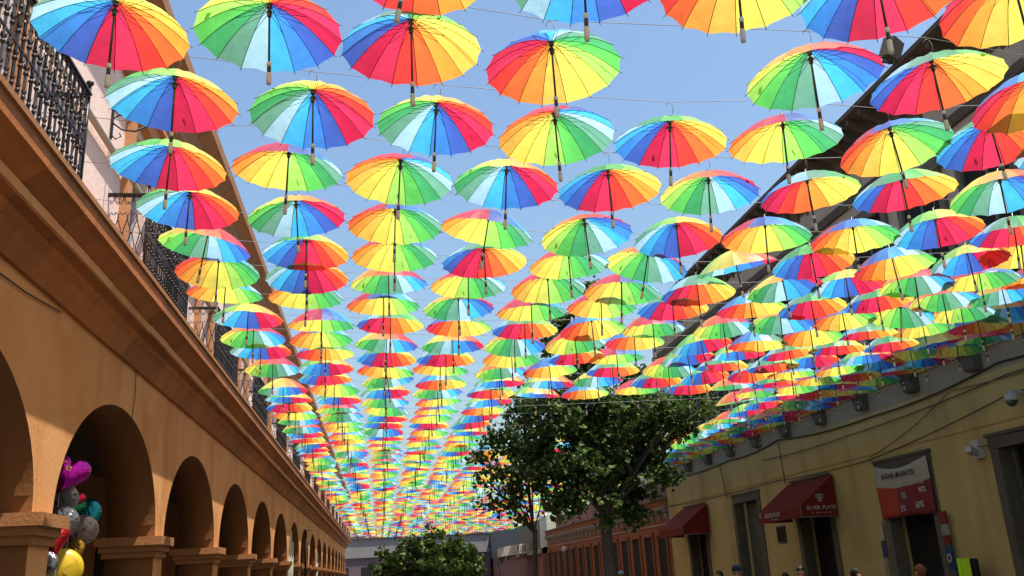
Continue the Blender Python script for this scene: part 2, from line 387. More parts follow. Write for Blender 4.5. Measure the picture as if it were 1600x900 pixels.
bm = bmesh.new(); box(bm, (0, BLEN/2, .04), (.03, BLEN, .02)); box(bm, (0, BLEN/2, .5), (.018, BLEN, .02)); lowrail = mesh('lower_rail', bm, 'iron')
bm = bmesh.new(); box(bm, (-.26, 0, RH), (.5, .05, .02)); box(bm, (-.26, 0, RH-.03), (.5, .024, .018)); box(bm, (-.26, 0, .03), (.5, .024, .018)); retrail = mesh('return_rail', bm, 'iron')
bi = 0
for k in range(-1, 16):
    y0 = BAL0+PIT*k
    if y0+BLEN > YB: break
    bi += 1
    r = thing('balcony_railing', f'black wrought iron balcony railing, {ordn(bi)} along the arcade from the camera', 'railing', (LX+.49, y0, 5.765), None, 'iron railings on the arcade balconies')
    link('handrail', frontrail, r); link('lower_rail', lowrail, r)
    nb = 21
    if k < 5:
        for j in range(nb):
            link('baluster', balm if k < 2 else bal_lo, r, (0, (j+.5)*BLEN/nb, 0), (0, 0, rnd.uniform(-.5, .5)))
    else:
        bm = bmesh.new()
        for j in range(nb):
            t_ = bmesh.new(); t_.from_mesh(bal_lo); bmesh.ops.translate(t_, verts=t_.verts, vec=(0, (j+.5)*BLEN/nb, 0)); tm = bpy.data.meshes.new('t'); t_.to_mesh(tm); t_.free(); bm.from_mesh(tm); bpy.data.meshes.remove(tm)
        o = obj('baluster_row', bm, 'iron', r, recalc=False); o['kind'] = 'stuff'
    for yy in (0, BLEN):
        link('corner_post', postm, r, (0, yy, 0)); link('return_rail', retrail, r, (0, yy, 0))
        if k < 6:
            for j in range(4): link('lyre_scroll', lym, r, (-.07-.118*j, yy, 0))
# conduit and lamp bracket on the upper wall
p = onX(132, 165, LX+.05)
bm = bmesh.new(); tube(bm, [(LX+.05, -2, p.z), (LX+.05, 60, p.z)], .045, 8)
cp = tag(obj('wall_pipe', bm, 'pipe'), 'pale metal pipe running along the pink upper wall of the arcade', 'pipe')
b0 = onX(176, 190, LX)
br = thing('lamp_bracket', 'black scrolled iron bracket on the pink wall above the balconies', 'bracket', (LX-.02, b0.y, b0.z))
bm = bmesh.new(); bx((0, -.02, -.25), (.03, .02, .3), 0, bm); obj('back_plate', bm, 'iron', br)
bm = bmesh.new()
tube(bm, [(.02, 0, -.02), (.15, 0, -.12), (.32, 0, -.14), (.46, 0, -.06), (.5, 0, .06), (.44, 0, .13), (.36, 0, .1), (.36, 0, .03), (.41, 0, .02)], .012, 6)
tube(bm, [(.02, 0, .2), (.09, 0, .1), (.2, 0, .08), (.27, 0, .14), (.24, 0, .21), (.17, 0, .19)], .011, 6)
tube(bm, [(.02, 0, -.2), (.08, 0, -.26), (.14, 0, -.22), (.12, 0, -.17)], .01, 6)
obj('scroll', bm, 'iron', br)
bm = bmesh.new(); tube(bm, [(.02, 0, .04), (.3, -.25, .05), (.36, -.3, .05)], .011, 6); obj('arm', bm, 'iron', br)

def lcable(label, pts, r):
    bm = bmesh.new(); tube(bm, pts, r, 5); tag(obj('wall_cable', bm, 'cable'), label, 'cable', 'cables on the arcade wall')
a_, b_ = onX(-30, 405, LX+.02), onX(95, 488, LX+.02)
lcable('thin dark cable slanting across the ochre wall under the cornice', [a_, a_.lerp(b_, .5)-Vector((0, 0, .03)), b_], .008)
a_ = onX(478, 829, LX+.03)
lcable('dark pipe dropping down the ochre wall far along the arcade', [(LX+.3, a_.y, a_.z), (LX+.04, a_.y, a_.z), (LX+.04, a_.y, a_.z-2.2)], .05)
p_ = onX(213, 560, LX+.01)
lcable('fine dark crack line of cable hanging below the cornice', [(LX+.02, p_.y, 4.86), (LX+.02, p_.y+.05, 4.5), (LX+.02, p_.y-.03, 4.1)], .005)
for k, nm in ((5, 'nearer'), (8, 'farther')):
    c = C0+PIT*k; bm = bmesh.new(); n = 24; g = []
    for i in range(n+1):
        y = c-.4+2.3*i/n; x = LX-.25+.06*math.sin(i*1.9)+.03*math.sin(i*.7)
        g.append((bm.verts.new((x, y, .6)), bm.verts.new((x, y, 3.95-.25*max(0, (i/n-.3))**2*6))))
    for i in range(n): bm.faces.new((g[i][0], g[i+1][0], g[i+1][1], g[i][1])).smooth = True
    o = tag(obj('hanging_cloth', bm, 'banner_white'), f'{nm} of two pale cloths hanging in the far arches', 'cloth', 'cloths in the arches'); o.modifiers.new('t', 'SOLIDIFY').thickness = .01

# ------------------------------------------------------------------ yellow building on the right
ye = thing('yellow_building', 'pale yellow building with stone doorways and a dark projecting eave on the right', 'building', (RX, 20, 0))
def undr(o): o.matrix_parent_inverse = Matrix.Translation((-RX, -20, 0)); return o
def rpart(name, bm, mats, recalc=True): return undr(obj(name, bm, mats, ye, recalc=recalc))
YR0, YR1 = -3.0, 41.2
DOORS = [(10.4, 12.9, 'd'), (15.55, 18.05, 'd'), (20.3, 22.8, 'b'), (25.5, 28.0, 'a'), (30.7, 33.3, 's'), (36.3, 38.8, 'a'), (5.2, 7.7, 'd'), (0.2, 2.7, 'd')]
DOORS.sort()
bm = bmesh.new()
def rq(a, b, zlo, zhi, x=RX):
    bm.faces.new([bm.verts.new(p) for p in ((x, b, zlo), (x, a, zlo), (x, a, zhi), (x, b, zhi))])
prev = YR0; ZL = 3.86
for a, b, _ in DOORS:
    rq(prev, a+.22, 0, 5.95); rq(a+.22, b-.22, ZL, 5.95); prev = b-.22
    for yy in (a+.22, b-.22): bm.faces.new([bm.verts.new(p) for p in ((RX, yy, 0), (RX+.5, yy, 0), (RX+.5, yy, ZL), (RX, yy, ZL))])
    bm.faces.new([bm.verts.new(p) for p in ((RX, a+.22, ZL), (RX+.5, a+.22, ZL), (RX+.5, b-.22, ZL), (RX, b-.22, ZL))])
rq(prev, YR1, 0, 5.95)
rpart('wall', bm, 'yellow')
bm = bmesh.new()
bm.faces.new([bm.verts.new(p) for p in ((RX, YR1, 0), (RX+9, YR1, 0), (RX+9, YR1, 13), (RX, YR1, 13))]); rpart('end_wall', bm, 'taupe')
rpart('whitewashed_band', bx((RX-.006, YR0, 5.42), (RX+.02, YR1, 5.951)), 'whitewash')
rpart('stringcourse', bx((RX-.06, YR0, 5.953), (RX+.02, YR1, 6.1)), 'yellow')
rpart('panel_moulding', bx((RX-.025, YR0, 4.33), (RX+.01, YR1, 4.385)), 'yellow')
# stone surrounds, doors
bm = bmesh.new(); Wd = 2.5
bx((-.05, 0, 0), (.3, .26, 3.8), 0, bm); surL = mesh('jamb', bm, 'stone')
bm = bmesh.new(); bx((-.06, -.02, 3.802), (.3, Wd+.02, 4.06), 0, bm); bx((-.1, -.06, 4.062), (.05, Wd+.06, 4.13), 0, bm); surT = mesh('lintel', bm, 'stone')
bm = bmesh.new()
for i in range(30): bx((.36+(.01 if i % 2 else 0), .26, .1+i*.125), (.4, Wd-.26, .1+i*.125+.12), 0, bm)
shut = mesh('shutter', bm, 'shutter')
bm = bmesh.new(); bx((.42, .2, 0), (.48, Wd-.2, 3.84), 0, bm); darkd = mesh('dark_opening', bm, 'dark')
bm = bmesh.new()
for a, b in ((.26, .30), (1.21, 1.29), (2.2, 2.24)): bx((.33, a, 0), (.39, b, 3.82), 0, bm)
bx((.33, .26, 2.9), (.388, 2.24, 2.98), 0, bm); doorf = mesh('door_frame', bm, 'shutter')
for a, b, t in DOORS:
    undr(link('jamb', surL, ye, (RX, a, 0))); undr(link('jamb', surL, ye, (RX, b-.26, 0))); undr(link('lintel', surT, ye, (RX, a, 0)))
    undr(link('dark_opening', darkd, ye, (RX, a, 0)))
    if t == 's': undr(link('shutter', shut, ye, (RX, a, 0)))
    elif t == 'd': undr(link('door_frame', doorf, ye, (RX, a, 0)))
# corbels
bm = bmesh.new(); prism(bm, [(0, 0), (-.14, .0), (-.2, .07), (-.24, .28), (-.38, .46), (-.58, .54), (-.66, .64), (-.66, .82), (0, .82)], -.21, .21); cbm = mesh('corbel', bm, 'stone')
for i in range(-8, 10):
    yy = 17.95+2.45*i
    if yy < YR0+.3 or yy > YR1-.3: continue
    undr(link('corbel', cbm, ye, (RX-.008, yy, 5.53)))
rpart('gallery_slab', bx((RX-.62, YR0, 6.345), (RX+.1, YR1, 6.5)), 'stone')
# upper storey
rpart('upper_wall', bx((RX+.02, YR0, 6.1), (RX+.3, YR1, 12.0)), 'taupe')
bm = bmesh.new(); bx((-.02, 0, 0), (.05, 1.5, 3.5), 0, bm); uw = mesh('upper_window', bm, 'dark')
bm = bmesh.new(); bx((-.1, -.2, -.0), (.03, 0, 3.5), 0, bm); bx((-.1, 1.5, 0), (.03, 1.7, 3.5), 0, bm); bx((-.14, -.25, 3.5), (.03, 1.75, 3.8), 0, bm); us = mesh('upper_surround', bm, 'stone')
bm = bmesh.new(); bx((-.05, .7, 0), (-.021, .8, 3.5), 0, bm)
for z in (.05, 1.2, 2.4): bx((-.045, 0, z), (-.022, 1.5, z+.08), 0, bm)
ub = mesh('window_bar', bm, 'shutter')
for i in range(-7, 10):
    yy = 17.95+2.45*i
    if yy < YR0+.3 or yy > YR1-2: continue
    q_ = undr(link('upper_window', uw, ye, (RX+.02, yy, 6.9))); link('window_surround', us, q_); link('window_bar', ub, q_)
rpart('frieze_board', bx((RX-.08, YR0, 11.1), (RX+.02, YR1, 11.35)), 'darkwood')
rpart('roof', bx((RX+.0, YR0-.2, 12.9), (RX+9, YR1+.2, 13.15)), 'darkwood')
# sloping timber eave with rafters
bm = bmesh.new(); prism(bm, [(RX+.1, 12.72), (RX-.9, 12.86), (RX-.9, 12.98), (RX+.1, 12.9)], YR0-.2, YR1+.2); rpart('eave_boards', bm, 'darkwood')
bm = bmesh.new(); prism(bm, [(.02, -.9), (-.12, -.62), (-.2, -.32), (-.5, -.2), (-.84, -.06), (-.84, .07), (.02, .0)], -.06, .06); rf = mesh('rafter', bm, 'darkwood')
yy = YR0
while yy < YR1: undr(link('rafter', rf, ye, (RX+.02, yy, 12.74))); yy += .62
# floodlight on the eave
fp = onX(1393, 78, RX-.95)
fl = thing('floodlight', 'brown box floodlight on a short pole at the eave of the yellow building', 'floodlight', (fp.x, fp.y, 12.9))
bm = bmesh.new(); tube(bm, [(0, 0, 0), (0, 0, fp.z-12.9-.2)], .035, 8); obj('pole', bm, 'stone', fl)
bm = bmesh.new(); box(bm, (0, 0, fp.z-12.9), (.42, .3, .5), 0, Euler((.3, .25, .5)).to_matrix()); obj('housing', bm, 'darkwood', fl)
bm = bmesh.new(); box(bm, (-.12, 0, fp.z-12.9-.34), (.6, .06, .06), 0, Euler((0, -.25, .5)).to_matrix()); obj('yoke', bm, 'iron', fl)

# ------------------------------------------------------------------ red awnings
def awning(label, y0, y1, lettered):
    zt, zf, zb, dp = 4.04, 3.17, 2.86, 1.15
    a = thing('shop_awning', label, 'awning', (RX-.06, y0, zb), None, 'red awnings over the shop doors')
    W = y1-y0; zt -= zb; zf -= zb
    bm = bmesh.new()
    P = [(0, 0, zt), (0, W, zt), (-dp, W, zf), (-dp, 0, zf), (-dp, W, 0), (-dp, 0, 0), (0, 0, 0), (0, W, 0)]
    v = [bm.verts.new(p) for p in P]
    for q in ((0, 1, 2, 3), (3, 2, 4, 5), (0, 3, 5, 6), (1, 7, 4, 2)): bm.faces.new([v[i] for i in q])
    o = obj('canopy', bm, 'red_canvas', a); md = o.modifiers.new('thick', 'SOLIDIFY'); md.thickness = .012
    bm = bmesh.new()
    for q in ((6, 5), (5, 4), (4, 7), (3, 5), (2, 4)): tube(bm, [Vector(P[q[0]])+Vector((.02, 0, .012)), Vector(P[q[1]])+Vector((.02, 0, .012))], .014, 5)
    obj('frame', bm, 'steel', a)
    if lettered:
        def put(txt, size, x, y, z, rot):
            me = text_mesh(txt, size); me.materials.append(M['white_print']); o = link('lettering', me, a, (x, y, z), rot); return o
        def dashes(p0, d):
            bm = bmesh.new()
            for i in range(-5, 6):
                if i % 4: box(bm, Vector(p0)+Vector(d)*i*.055, (.03 if d[0] else .01, .03 if d[1] else .01, .022))
            obj('small_print', bm, 'white_print', a)
        side = (R(90), 0, 0)          # facing the camera
        put('SILVER PLATE', .155, -.5, -.02, .21, side); dashes((-.5, -.02, .12), (1, 0, 0))
        frt = (R(90), 0, R(-90))
        put('SILVER PLATE', .19, -dp-.02, W*.62, .13, frt); dashes((-dp-.01, W*.6, .06), (0, 1, 0))
        def emblem(loc, rot, s):
            bm = bmesh.new()
            for sx in (-1, 1):
                for cz, rr in ((.62, .26), ):
                    tube(bm, [(sx*.28+rr*math.cos(t*.628), rr*math.sin(t*.628)+cz, 0) for t in range(11)], .07, 4, cap=False)
                tube(bm, [(sx*.24, .3, 0), (sx*.24, .05, 0), (sx*.05, -.15, 0), (sx*.02, .25, 0)], .07, 4)
            bmesh.ops.scale(bm, verts=bm.verts, vec=(s, s, s*.2)); obj('emblem', bm, 'white_print', a, loc, rot)
        emblem((-.5, -.02, .46), side, .2); emblem((-dp-.02, W*.93, .17), frt, .15)
    return a
awning('red canvas awning lettered in white over the dark doorway left of the banner', 25.2, 28.25, True)
awning('plain red canvas awning at the far end of the yellow building', 35.95, 39.2, False)

# ------------------------------------------------------------------ discount banner over the open doorway
ba = thing('shop_banner', 'white and dark red discount banner hung across the doorway', 'banner', (RX-.13, 20.32, 2.62))
bw, bh = 2.4, 1.36
def bz(u, v): return (-.05*math.sin(u*math.pi)+.02*math.sin(u*9+v*3), u*bw, v*bh-(.17*math.sin(u*math.pi) if v > .99 else .17*math.sin(u*math.pi)*v))
bm = bmesh.new(); nx, nz = 20, 10
gv = [[bm.verts.new(bz(i/nx, j/nz)) for j in range(nz+1)] for i in range(nx+1)]
for i in range(nx):
    for j in range(nz):
        f = bm.faces.new((gv[i][j], gv[i+1][j], gv[i+1][j+1], gv[i][j+1])); f.smooth = True
        f.material_index = 0 if j >= 6 else (2 if i >= 12 else 1)
o = obj('cloth', bm, ['banner_white', 'maroon', 'banner_red'], ba); md = o.modifiers.new('t', 'SOLIDIFY'); md.thickness = .008
def ptxt(txt, size, u, v, m, sx=1.0):
    me = text_mesh(txt, size); me.materials.append(M[m]); p_ = bz(u, v)
    link('lettering', me, ba, (p_[0]-.06, p_[1], p_[2]), (R(90), 0, R(-90))).scale = (sx, 1, 1)
ptxt('BODAS', .18, .70, .80, 'black_print'); ptxt('FUENTES', .18, .33, .80, 'black_print'); ptxt('DESCUENTOS', .21, .27, .58, 'white_print', .85)
ptxt('3%', .2, .42, .36, 'white_print'); ptxt('40%', .2, .12, .4, 'white_print'); ptxt('5%', .2, .47, .1, 'white_print'); ptxt('60%', .22, .2, .13, 'white_print')
bm = bmesh.new(); lathe(bm, [(.005, -.07), (.055, -.02), (.04, .04), (.005, .1)], 10); p_ = bz(.52, .86); obj('drop_emblem', bm, 'signred', ba, (p_[0]-.05, p_[1], p_[2])).scale = (.3, 1, 1)
bm = bmesh.new(); bx((-.075, .35*bw, .745*bh), (-.068, .78*bw, .752*bh), 0, bm); obj('underline', bm, 'black_print', ba)
for yy in (0, bw):
    bm = bmesh.new(); tube(bm, [(0, yy, bh), (.05, yy+(.08 if yy else -.08), bh+.12)], .006, 5); obj('cord', bm, 'cable', ba)

# small shop things by the doorway
sp = thing('shop_pennant', 'narrow red white and blue sign hanging beside the open doorway', 'sign', (RX-.16, 20.06, .9))
for z0, z1, m in ((1.44, 1.74, 'signred'), (1.2, 1.437, 'grey_trim'), (.98, 1.197, 'signred'), (.38, .977, 'signblue'), (0, .377, 'shutter')):
    obj('sign_panel', bx((0, -.12, z0), (.05, .12, z1)), m, sp)
bm = bmesh.new()
for k in range(3): tube(bm, [(-.012, .07*math.cos(t*.5+k*2.1), .68+(.05+.03*t/6)*math.sin(t*.5+k*2.1)*1.3) for t in range(7)], .018, 4)
obj('white_emblem', bm, 'white_print', sp)
ps = thing('poster_strip', 'strip of small coloured posters on the jamb left of the doorway', 'poster', (RX-.075, 23.0, .6))
for z0, z1, m in ((1.5, 2.0, 'pipe'), (1.05, 1.48, 'signblue'), (.6, 1.03, 'grey_trim'), (0, .58, 'signred')):
    obj('sheet', bx((0, -.1, z0), (.012, .1, z1)), m, ps)
li = onX(1509, 873, RX-.35)
lc = thing('sandwich_board', 'lime green cloth hung over a dark board by the wall', 'board', (RX-.4, li.y, .13))
H_ = li.z-.13
obj('board', bx((0, -.42, 0), (.05, .2, H_+.0)), 'dark', lc)
bm = bmesh.new()
for i in range(8): 
    y0_, y1_ = -.24+i*.055, -.24+(i+1)*.055; x0_, x1_ = -.03-.012*math.sin(i*1.7), -.03-.012*math.sin((i+1)*1.7)
    bm.faces.new([bm.verts.new(p) for p in ((x0_, y0_, H_-.75), (x1_, y1_, H_-.75), (x1_, y1_, H_+.02), (x0_, y0_, H_+.02))])
o = obj('cloth', bm, 'lime', lc); md = o.modifiers.new('t', 'SOLIDIFY'); md.thickness = .01
dc = onX(1582, 625, RX-.25)
cc = thing('dome_camera', 'grey dome security camera on a wall bracket at the right edge', 'camera', (RX, dc.y, dc.z))
bm = bmesh.new(); bx((-.28, -.05, .12), (0, .05, .2), 0, bm); obj('arm', bm, 'camgrey', cc)
bm = bmesh.new(); lathe(bm, [(.03, .14), (.12, .12), (.135, .02), (.13, -.02)], 16, 0, Vector((-.27, 0, 0))); obj('housing', bm, 'camgrey', cc)
bm = bmesh.new(); lathe(bm, [(.115, -.021), (.11, -.06), (.08, -.11), (.03, -.135), (.005, -.14)], 16, 0, Vector((-.27, 0, 0))); obj('dome', bm, 'glass', cc)
wb = onX(1531, 702, RX)
cm = thing('wall_camera', 'small grey bullet camera on the wall beside the rightmost doorway', 'camera', (RX, wb.y, wb.z))
obj('base', bx((-.12, -.12, -.2), (0, .12, .2)), 'camgrey', cm)
bm = bmesh.new(); box(bm, (-.28, -.12, -.05), (.34, .13, .13), 0, Euler((0, .25, .5)).to_matrix()); obj('housing', bm, 'camgrey', cm)
bm = bmesh.new(); tube(bm, [(-.1, 0, .05), (-.1, -.5, .03)], .01, 5); obj('lead', bm, 'cable', cm)
pl = onX(1222, 835, RX)
pq = thing('wall_plaque', 'small dark framed plaque on the yellow wall under the lettered awning', 'plaque', (RX-.005, pl.y, pl.z))
obj('frame', bx((-.04, -.32, -.27), (0, .32, .27)), 'darkwood', pq); obj('face', bx((-.046, -.27, -.22), (-.041, .27, .22)), 'dark', pq)

# cables strung along the yellow wall
def cable(label, pts, r=.014, sag=.0):
    bm = bmesh.new(); out = []
    for (a, b) in zip(pts, pts[1:]):
        a, b = Vector(a), Vector(b)
        for i in range(7):
            t = i/7; q_ = a.lerp(b, t); q_.z -= sag*4*t*(1-t); out.append(q_)
    out.append(Vector(pts[-1])); tube(bm, out, r, 5)
    return tag(obj('wall_cable', bm, 'cable'), label, 'cable', 'cables on the yellow wall')
X_ = RX-.04
cable('thick sagging black cable along the top of the yellow wall under the corbels', [(X_, 3, 5.72), (X_, 10, 5.5), (X_, 17.2, 5.55), (X_, 22.5, 5.3), (X_, 28.6, 5.55), (X_, 33, 5.42), (X_, 41, 5.5)], .022, .1)
cable('thin black cable above the doorways just over the moulding', [(X_, 2, 4.75), (X_, 17, 4.85), (X_, 23, 4.2), (X_, 29, 4.25), (X_, 41, 4.3)], .012, .05)
cable('slack thin wire crossing the yellow wall from the corbels down to the banner', [(X_, 14, 5.35), (X_, 19, 5.3), (X_, 23.1, 4.25)], .009, .12)
cable('second slack wire running just below the thick cable', [(X_, 5, 5.4), (X_, 17, 5.25), (X_, 24, 5.0), (X_, 30, 5.05)], .012, .06)
cable('vertical cable dropping from the thick cable to the lettered awning', [(X_, 28.55, 5.5), (X_, 28.45, 4.1)], .012)
cable('vertical cable beside the shuttered door', [(X_, 34.1, 5.42), (X_, 33.7, 4.05)], .012)

# ------------------------------------------------------------------ orange building farther along on the right
ob = thing('orange_building', 'low dark orange building with grey cornice and tall doors beyond the yellow one', 'building', (RX, 42, 0))
def undo(o): o.matrix_parent_inverse = Matrix.Translation((-RX, -42, 0)); return o
def opart(n, bm, m): return undo(obj(n, bm, m, ob))
OY0, OY1 = 41.5, 74.0
opart('wall', bx((RX+.1, OY0, 0), (RX+6, OY1, 4.2)), 'orange')
opart('frieze', bx((RX+.06, OY0, 3.55), (RX+.1, OY1, 3.62)), 'grey_trim')
bm = bmesh.new(); prism(bm, [(RX+.2, 4.1), (RX+.02, 4.12), (RX-.12, 4.3), (RX-.12, 4.36), (RX+.2, 4.36)], OY0, OY1); opart('cornice', bm, 'grey_trim')
opart('parapet', bx((RX+.0, OY0, 4.362), (RX+.5, OY1, 4.72)), 'orange')
bm = bmesh.new(); prism(bm, [(RX+.5, 4.722), (RX-.1, 4.722), (RX-.14, 4.8), (RX+.5, 4.8)], OY0, OY1); opart('coping', bm, 'grey_trim')
opart('upper_wall', bx((RX+1.2, OY0-.2, 4.3), (RX+9, OY0+11, 9.5)), 'rose')
opart('brown_wall', bx((RX+.9, OY0-.1, 4.3), (RX+1.19, OY1, 5.9)), 'brownred')
bm = bmesh.new(); bx((-.02, 0, 0), (.02, 1.3, 3.1), 0, bm); od = mesh('door', bm, 'dark')
bm = bmesh.new(); bx((-.08, -.18, 0), (.03, 0, 3.1), 0, bm); bx((-.08, 1.3, 0), (.03, 1.48, 3.1), 0, bm); bx((-.12, -.24, 3.1), (.03, 1.54, 3.28), 0, bm); od2 = mesh('door_surround', bm, 'orange')
bm = bmesh.new(); prism(bm, [(0, 0), (-.1, .05), (-.16, .3), (0, .3)], -.1, .1); obr = mesh('bracket', bm, 'grey_trim')
yy = OY0+.7
while yy < OY1-1.6:
    d_ = undo(link('door', od, ob, (RX+.1, yy, 0))); link('door_surround', od2, d_)
    undo(link('bracket', obr, ob, (RX+.1, yy-.5, 3.75))); undo(link('bracket', obr, ob, (RX+.1, yy+.65, 3.75)))
    yy += 2.3
gl = onX(882, 858, RX-.4)
lt = thing('globe_lamp', 'white globe lamp on an arm from the orange building', 'lamp', (RX, gl.y, gl.z))
bm = bmesh.new(); lathe(bm, [(.02, -.2), (.14, -.15), (.2, 0), (.14, .15), (.02, .2)], 12, 0, Vector((-.4, 0, 0))); obj('globe', bm, 'white_print', lt)
bm = bmesh.new(); tube(bm, [(.1, 0, .3), (-.4, 0, .3), (-.4, 0, .18)], .02, 6); obj('arm', bm, 'iron', lt)

# far grey building with corrugated upper wall, awning numbered 101, cross-street houses
gb = thing('grey_building', 'grey building with ribbed sheet upper wall beyond the orange one', 'building', (RX, 74.3, 0))
bm = bmesh.new(); bx((-.3, 0, 0), (8, 64, 3.4), 0, bm); obj('lower_wall', bm, 'brownred', gb)
bm = bmesh.new(); n = 320
for i in range(n):
    y0_ = i*.2; x = -.4-(.06 if i % 2 else 0)
    bx((x, y0_, 3.402), (.2, y0_+.2, 6.4), 0, bm)
obj('ribbed_wall', bm, 'corrugated', gb)
bm = bmesh.new(); prism(bm, [(-.6, 0), (-.6, .25), (0, .55), (.3, .3), (0, 0)], 0, 26); obj('ledge', bm, 'grey_trim', gb, (0, 0, 3.1))
sg = thing('numbered_awning', 'curved white awning fascia reading 101 far down the street', 'awning', (10.0, 80, 0))
bm = bmesh.new(); n = 10
for i in range(n):
    a0, a1 = i/n, (i+1)/n
    f_ = lambda t: (t*3.3, -.5*math.sin(t*math.pi), 3.05+.3*math.sin(t*2))
    p0, p1 = f_(a0), f_(a1)
    bm.faces.new([bm.verts.new(v) for v in (p0, p1, (p1[0], p1[1], p1[2]+.75), (p0[0], p0[1], p0[2]+.75))])
o = obj('fascia', bm, 'white_print', sg); md = o.modifiers.new('t', 'SOLIDIFY'); md.thickness = .05
me = text_mesh('101', .62); me.materials.append(M['black_print']); link('lettering', me, sg, (2.0, -.62, 3.5), (R(90), 0, 0))
bm = bmesh.new(); prism(bm, [(0, 0), (0, -.9), (.5, -.4), (1.2, -.1), (3.3, .1), (3.3, .2)], .1, 2.5); obj('underside', bm, 'mauve', sg, (0, 0, 3.1))
bm = bmesh.new(); tube(bm, [(.1, 0, 0), (.1, 0, 3)], .05, 6); tube(bm, [(3.1, 0, 0), (3.1, 0, 3.2)], .05, 6); obj('post', bm, 'iron', sg)
mv = thing('mauve_house', 'mauve house with a pale cornice closing the end of the street', 'house', (-6, 108, 0))
obj('wall', bx((0, 0, 0), (18.6, 6, 4.2)), 'mauve', mv); obj('cornice', bx((-.1, -.2, 4.202), (18.6, 6, 4.5)), 'palegrey', mv); obj('upper_wall', bx((.2, .3, 4.502), (18.5, 6, 6.3)), 'palegrey', mv); obj('coping', bx((.1, .1, 6.302), (18.55, 6, 6.6)), 'mauve', mv)
for i in range(5):
    w_ = obj('window', bx((1.2+i*2.6, -.03, .8), (2.4+i*2.6, .02, 3.2)), 'dark', mv); obj('sill', bx((1.1+i*2.6, -.12, .68), (2.5+i*2.6, .0, .798)), 'palegrey', w_)
wtk = thing('water_tank', 'dark rooftop water tank on the mauve house', 'tank', (1.5, 110, 6.6))
bm = bmesh.new(); lathe(bm, [(.6, 0), (.65, .1), (.65, 1.1), (.5, 1.3), (.2, 1.4)], 14); obj('barrel', bm, 'shutter', wtk); bm = bmesh.new(); lathe(bm, [(.2, 1.4), (.22, 1.42), (.2, 1.5)], 10); obj('lid', bm, 'iron', wtk)
aw_ = thing('dark_awning', 'dark awning over the shops at the end of the street', 'awning', (2, 107.8, 2.6))
bm = bmesh.new(); prism(bm, [(0, 0), (0, .9), (9, .9), (9, 0)], -1.4, -1.35); bm2 = bmesh.new(); prism(bm2, [(0, .9), (0, .95), (9, .95), (9, .9)], -1.4, 0); obj('valance', bm, 'brownred', aw_); obj('top', bm2, 'darkwood', aw_)
pw = thing('pale_house', 'pale house rising behind the mauve one at the street end', 'house', (-3, 116, 0))
obj('wall', bx((0, 0, 0), (12, 6, 7.6)), 'palegrey', pw); obj('roof_edge', bx((-.1, -.1, 7.602), (12.1, 6, 7.8)), 'mauve', pw)
for i in range(4): obj('window', bx((.8+i*2.8, -.03, 6.3), (1.8+i*2.8, .02, 7.2)), 'dark', pw)

# ================================================================== UMBRELLAS
UR, UH = .527, .285                               # canopy radius and depth
def zc(t): return -UH*(.12*t+.88*t*t)
STEP = math.pi/8
def panel_bm(a0, nr, na, mi=0, bm=None, lo=0.0):
    bm = bm or bmesh.new(); g = []
    for i in range(nr+1):
        t = lo+(1-lo)*i/nr; row = []
        for j in range(na+1):
            f = j/na
            A = Vector((math.cos(a0), math.sin(a0), 0))*UR*t; B = Vector((math.cos(a0+STEP), math.sin(a0+STEP), 0))*UR*t
            p = A.lerp(B, f); s = math.sin(f*math.pi)
            p *= 1-.013*s*t*t
            p.z = zc(t)-.010*s*t*(1-t)*2+.006*s*t*t
            row.append(bm.verts.new(p))
        g.append(row)
    for i in range(nr):
        for j in range(na):
            q = [g[i][j], g[i+1][j], g[i+1][j+1], g[i][j+1]]
            if i == 0 and lo == 0: q = [g[0][0], g[1][j], g[1][j+1]]
            f_ = bm.faces.new(q); f_.smooth = True; f_.material_index = mi
    if lo == 0:
        for v in g[0][1:]: bm.verts.remove(v)
    return bm
def worn(i, seed):                              # cloth that has stretched and creased a little
    bm = panel_bm(0, 6, 4); r_ = random.Random(seed*31+7)
    a = r_.uniform(.003, .009); ph = r_.uniform(0, 6); sag = r_.uniform(-.006, .016)
    for v in bm.verts:
        t = math.hypot(v.co.x, v.co.y)/UR; an = math.atan2(v.co.y, v.co.x)/STEP; e = math.sin(max(0, min(1, an))*math.pi)
        v.co.z += e*(a*math.sin(t*9+ph+an*4)-sag*t*(1.2-t)*2)+e*r_.uniform(-.0025, .0025)
    return mesh('panel', bm, FAB[i], False)
PANEL = [[worn(i, i*5+q) for q in range(4)] for i in range(16)]
bm = bmesh.new()
for i in range(16): panel_bm(i*STEP, 4, 2, i, bm)
CANOPY = mesh('canopy', bm, FAB, False)
def rib_path(n): return [(UR*t*1.004+.001, 0, zc(t)-.006) for t in [i/n for i in range(n+1)]]+[(UR*1.035, 0, zc(1)-.012)]
bm = bmesh.new(); tube(bm, rib_path(5), .0027, 4); RIB = mesh('rib', bm, 'shaft')
bm = bmesh.new(); tube(bm, [(.012, 0, -.085), (.27, 0, zc(.27/UR)-.008)], .0024, 4); STRETCH = mesh('stretcher', bm, 'shaft')
def ring(bm, src, n=16):
    for i in range(n):
        t_ = bmesh.new(); t_.from_mesh(src); bmesh.ops.rotate(t_, verts=t_.verts, cent=(0, 0, 0), matrix=Matrix.Rotation(i*STEP, 3, 'Z'))
        tm = bpy.data.meshes.new('t'); t_.to_mesh(tm); t_.free(); bm.from_mesh(tm); bpy.data.meshes.remove(tm)
    return bm
STRETCHERS = mesh('stretchers', ring(bmesh.new(), STRETCH), 'shaft', False)
bm = bmesh.new(); tube(bm, [(UR*t, 0, zc(t)-.005) for t in (0, .35, .7, 1)]+[(UR*1.03, 0, zc(1)-.01)], .0036, 3, cap=False); rl = mesh('t', bm, 'shaft')
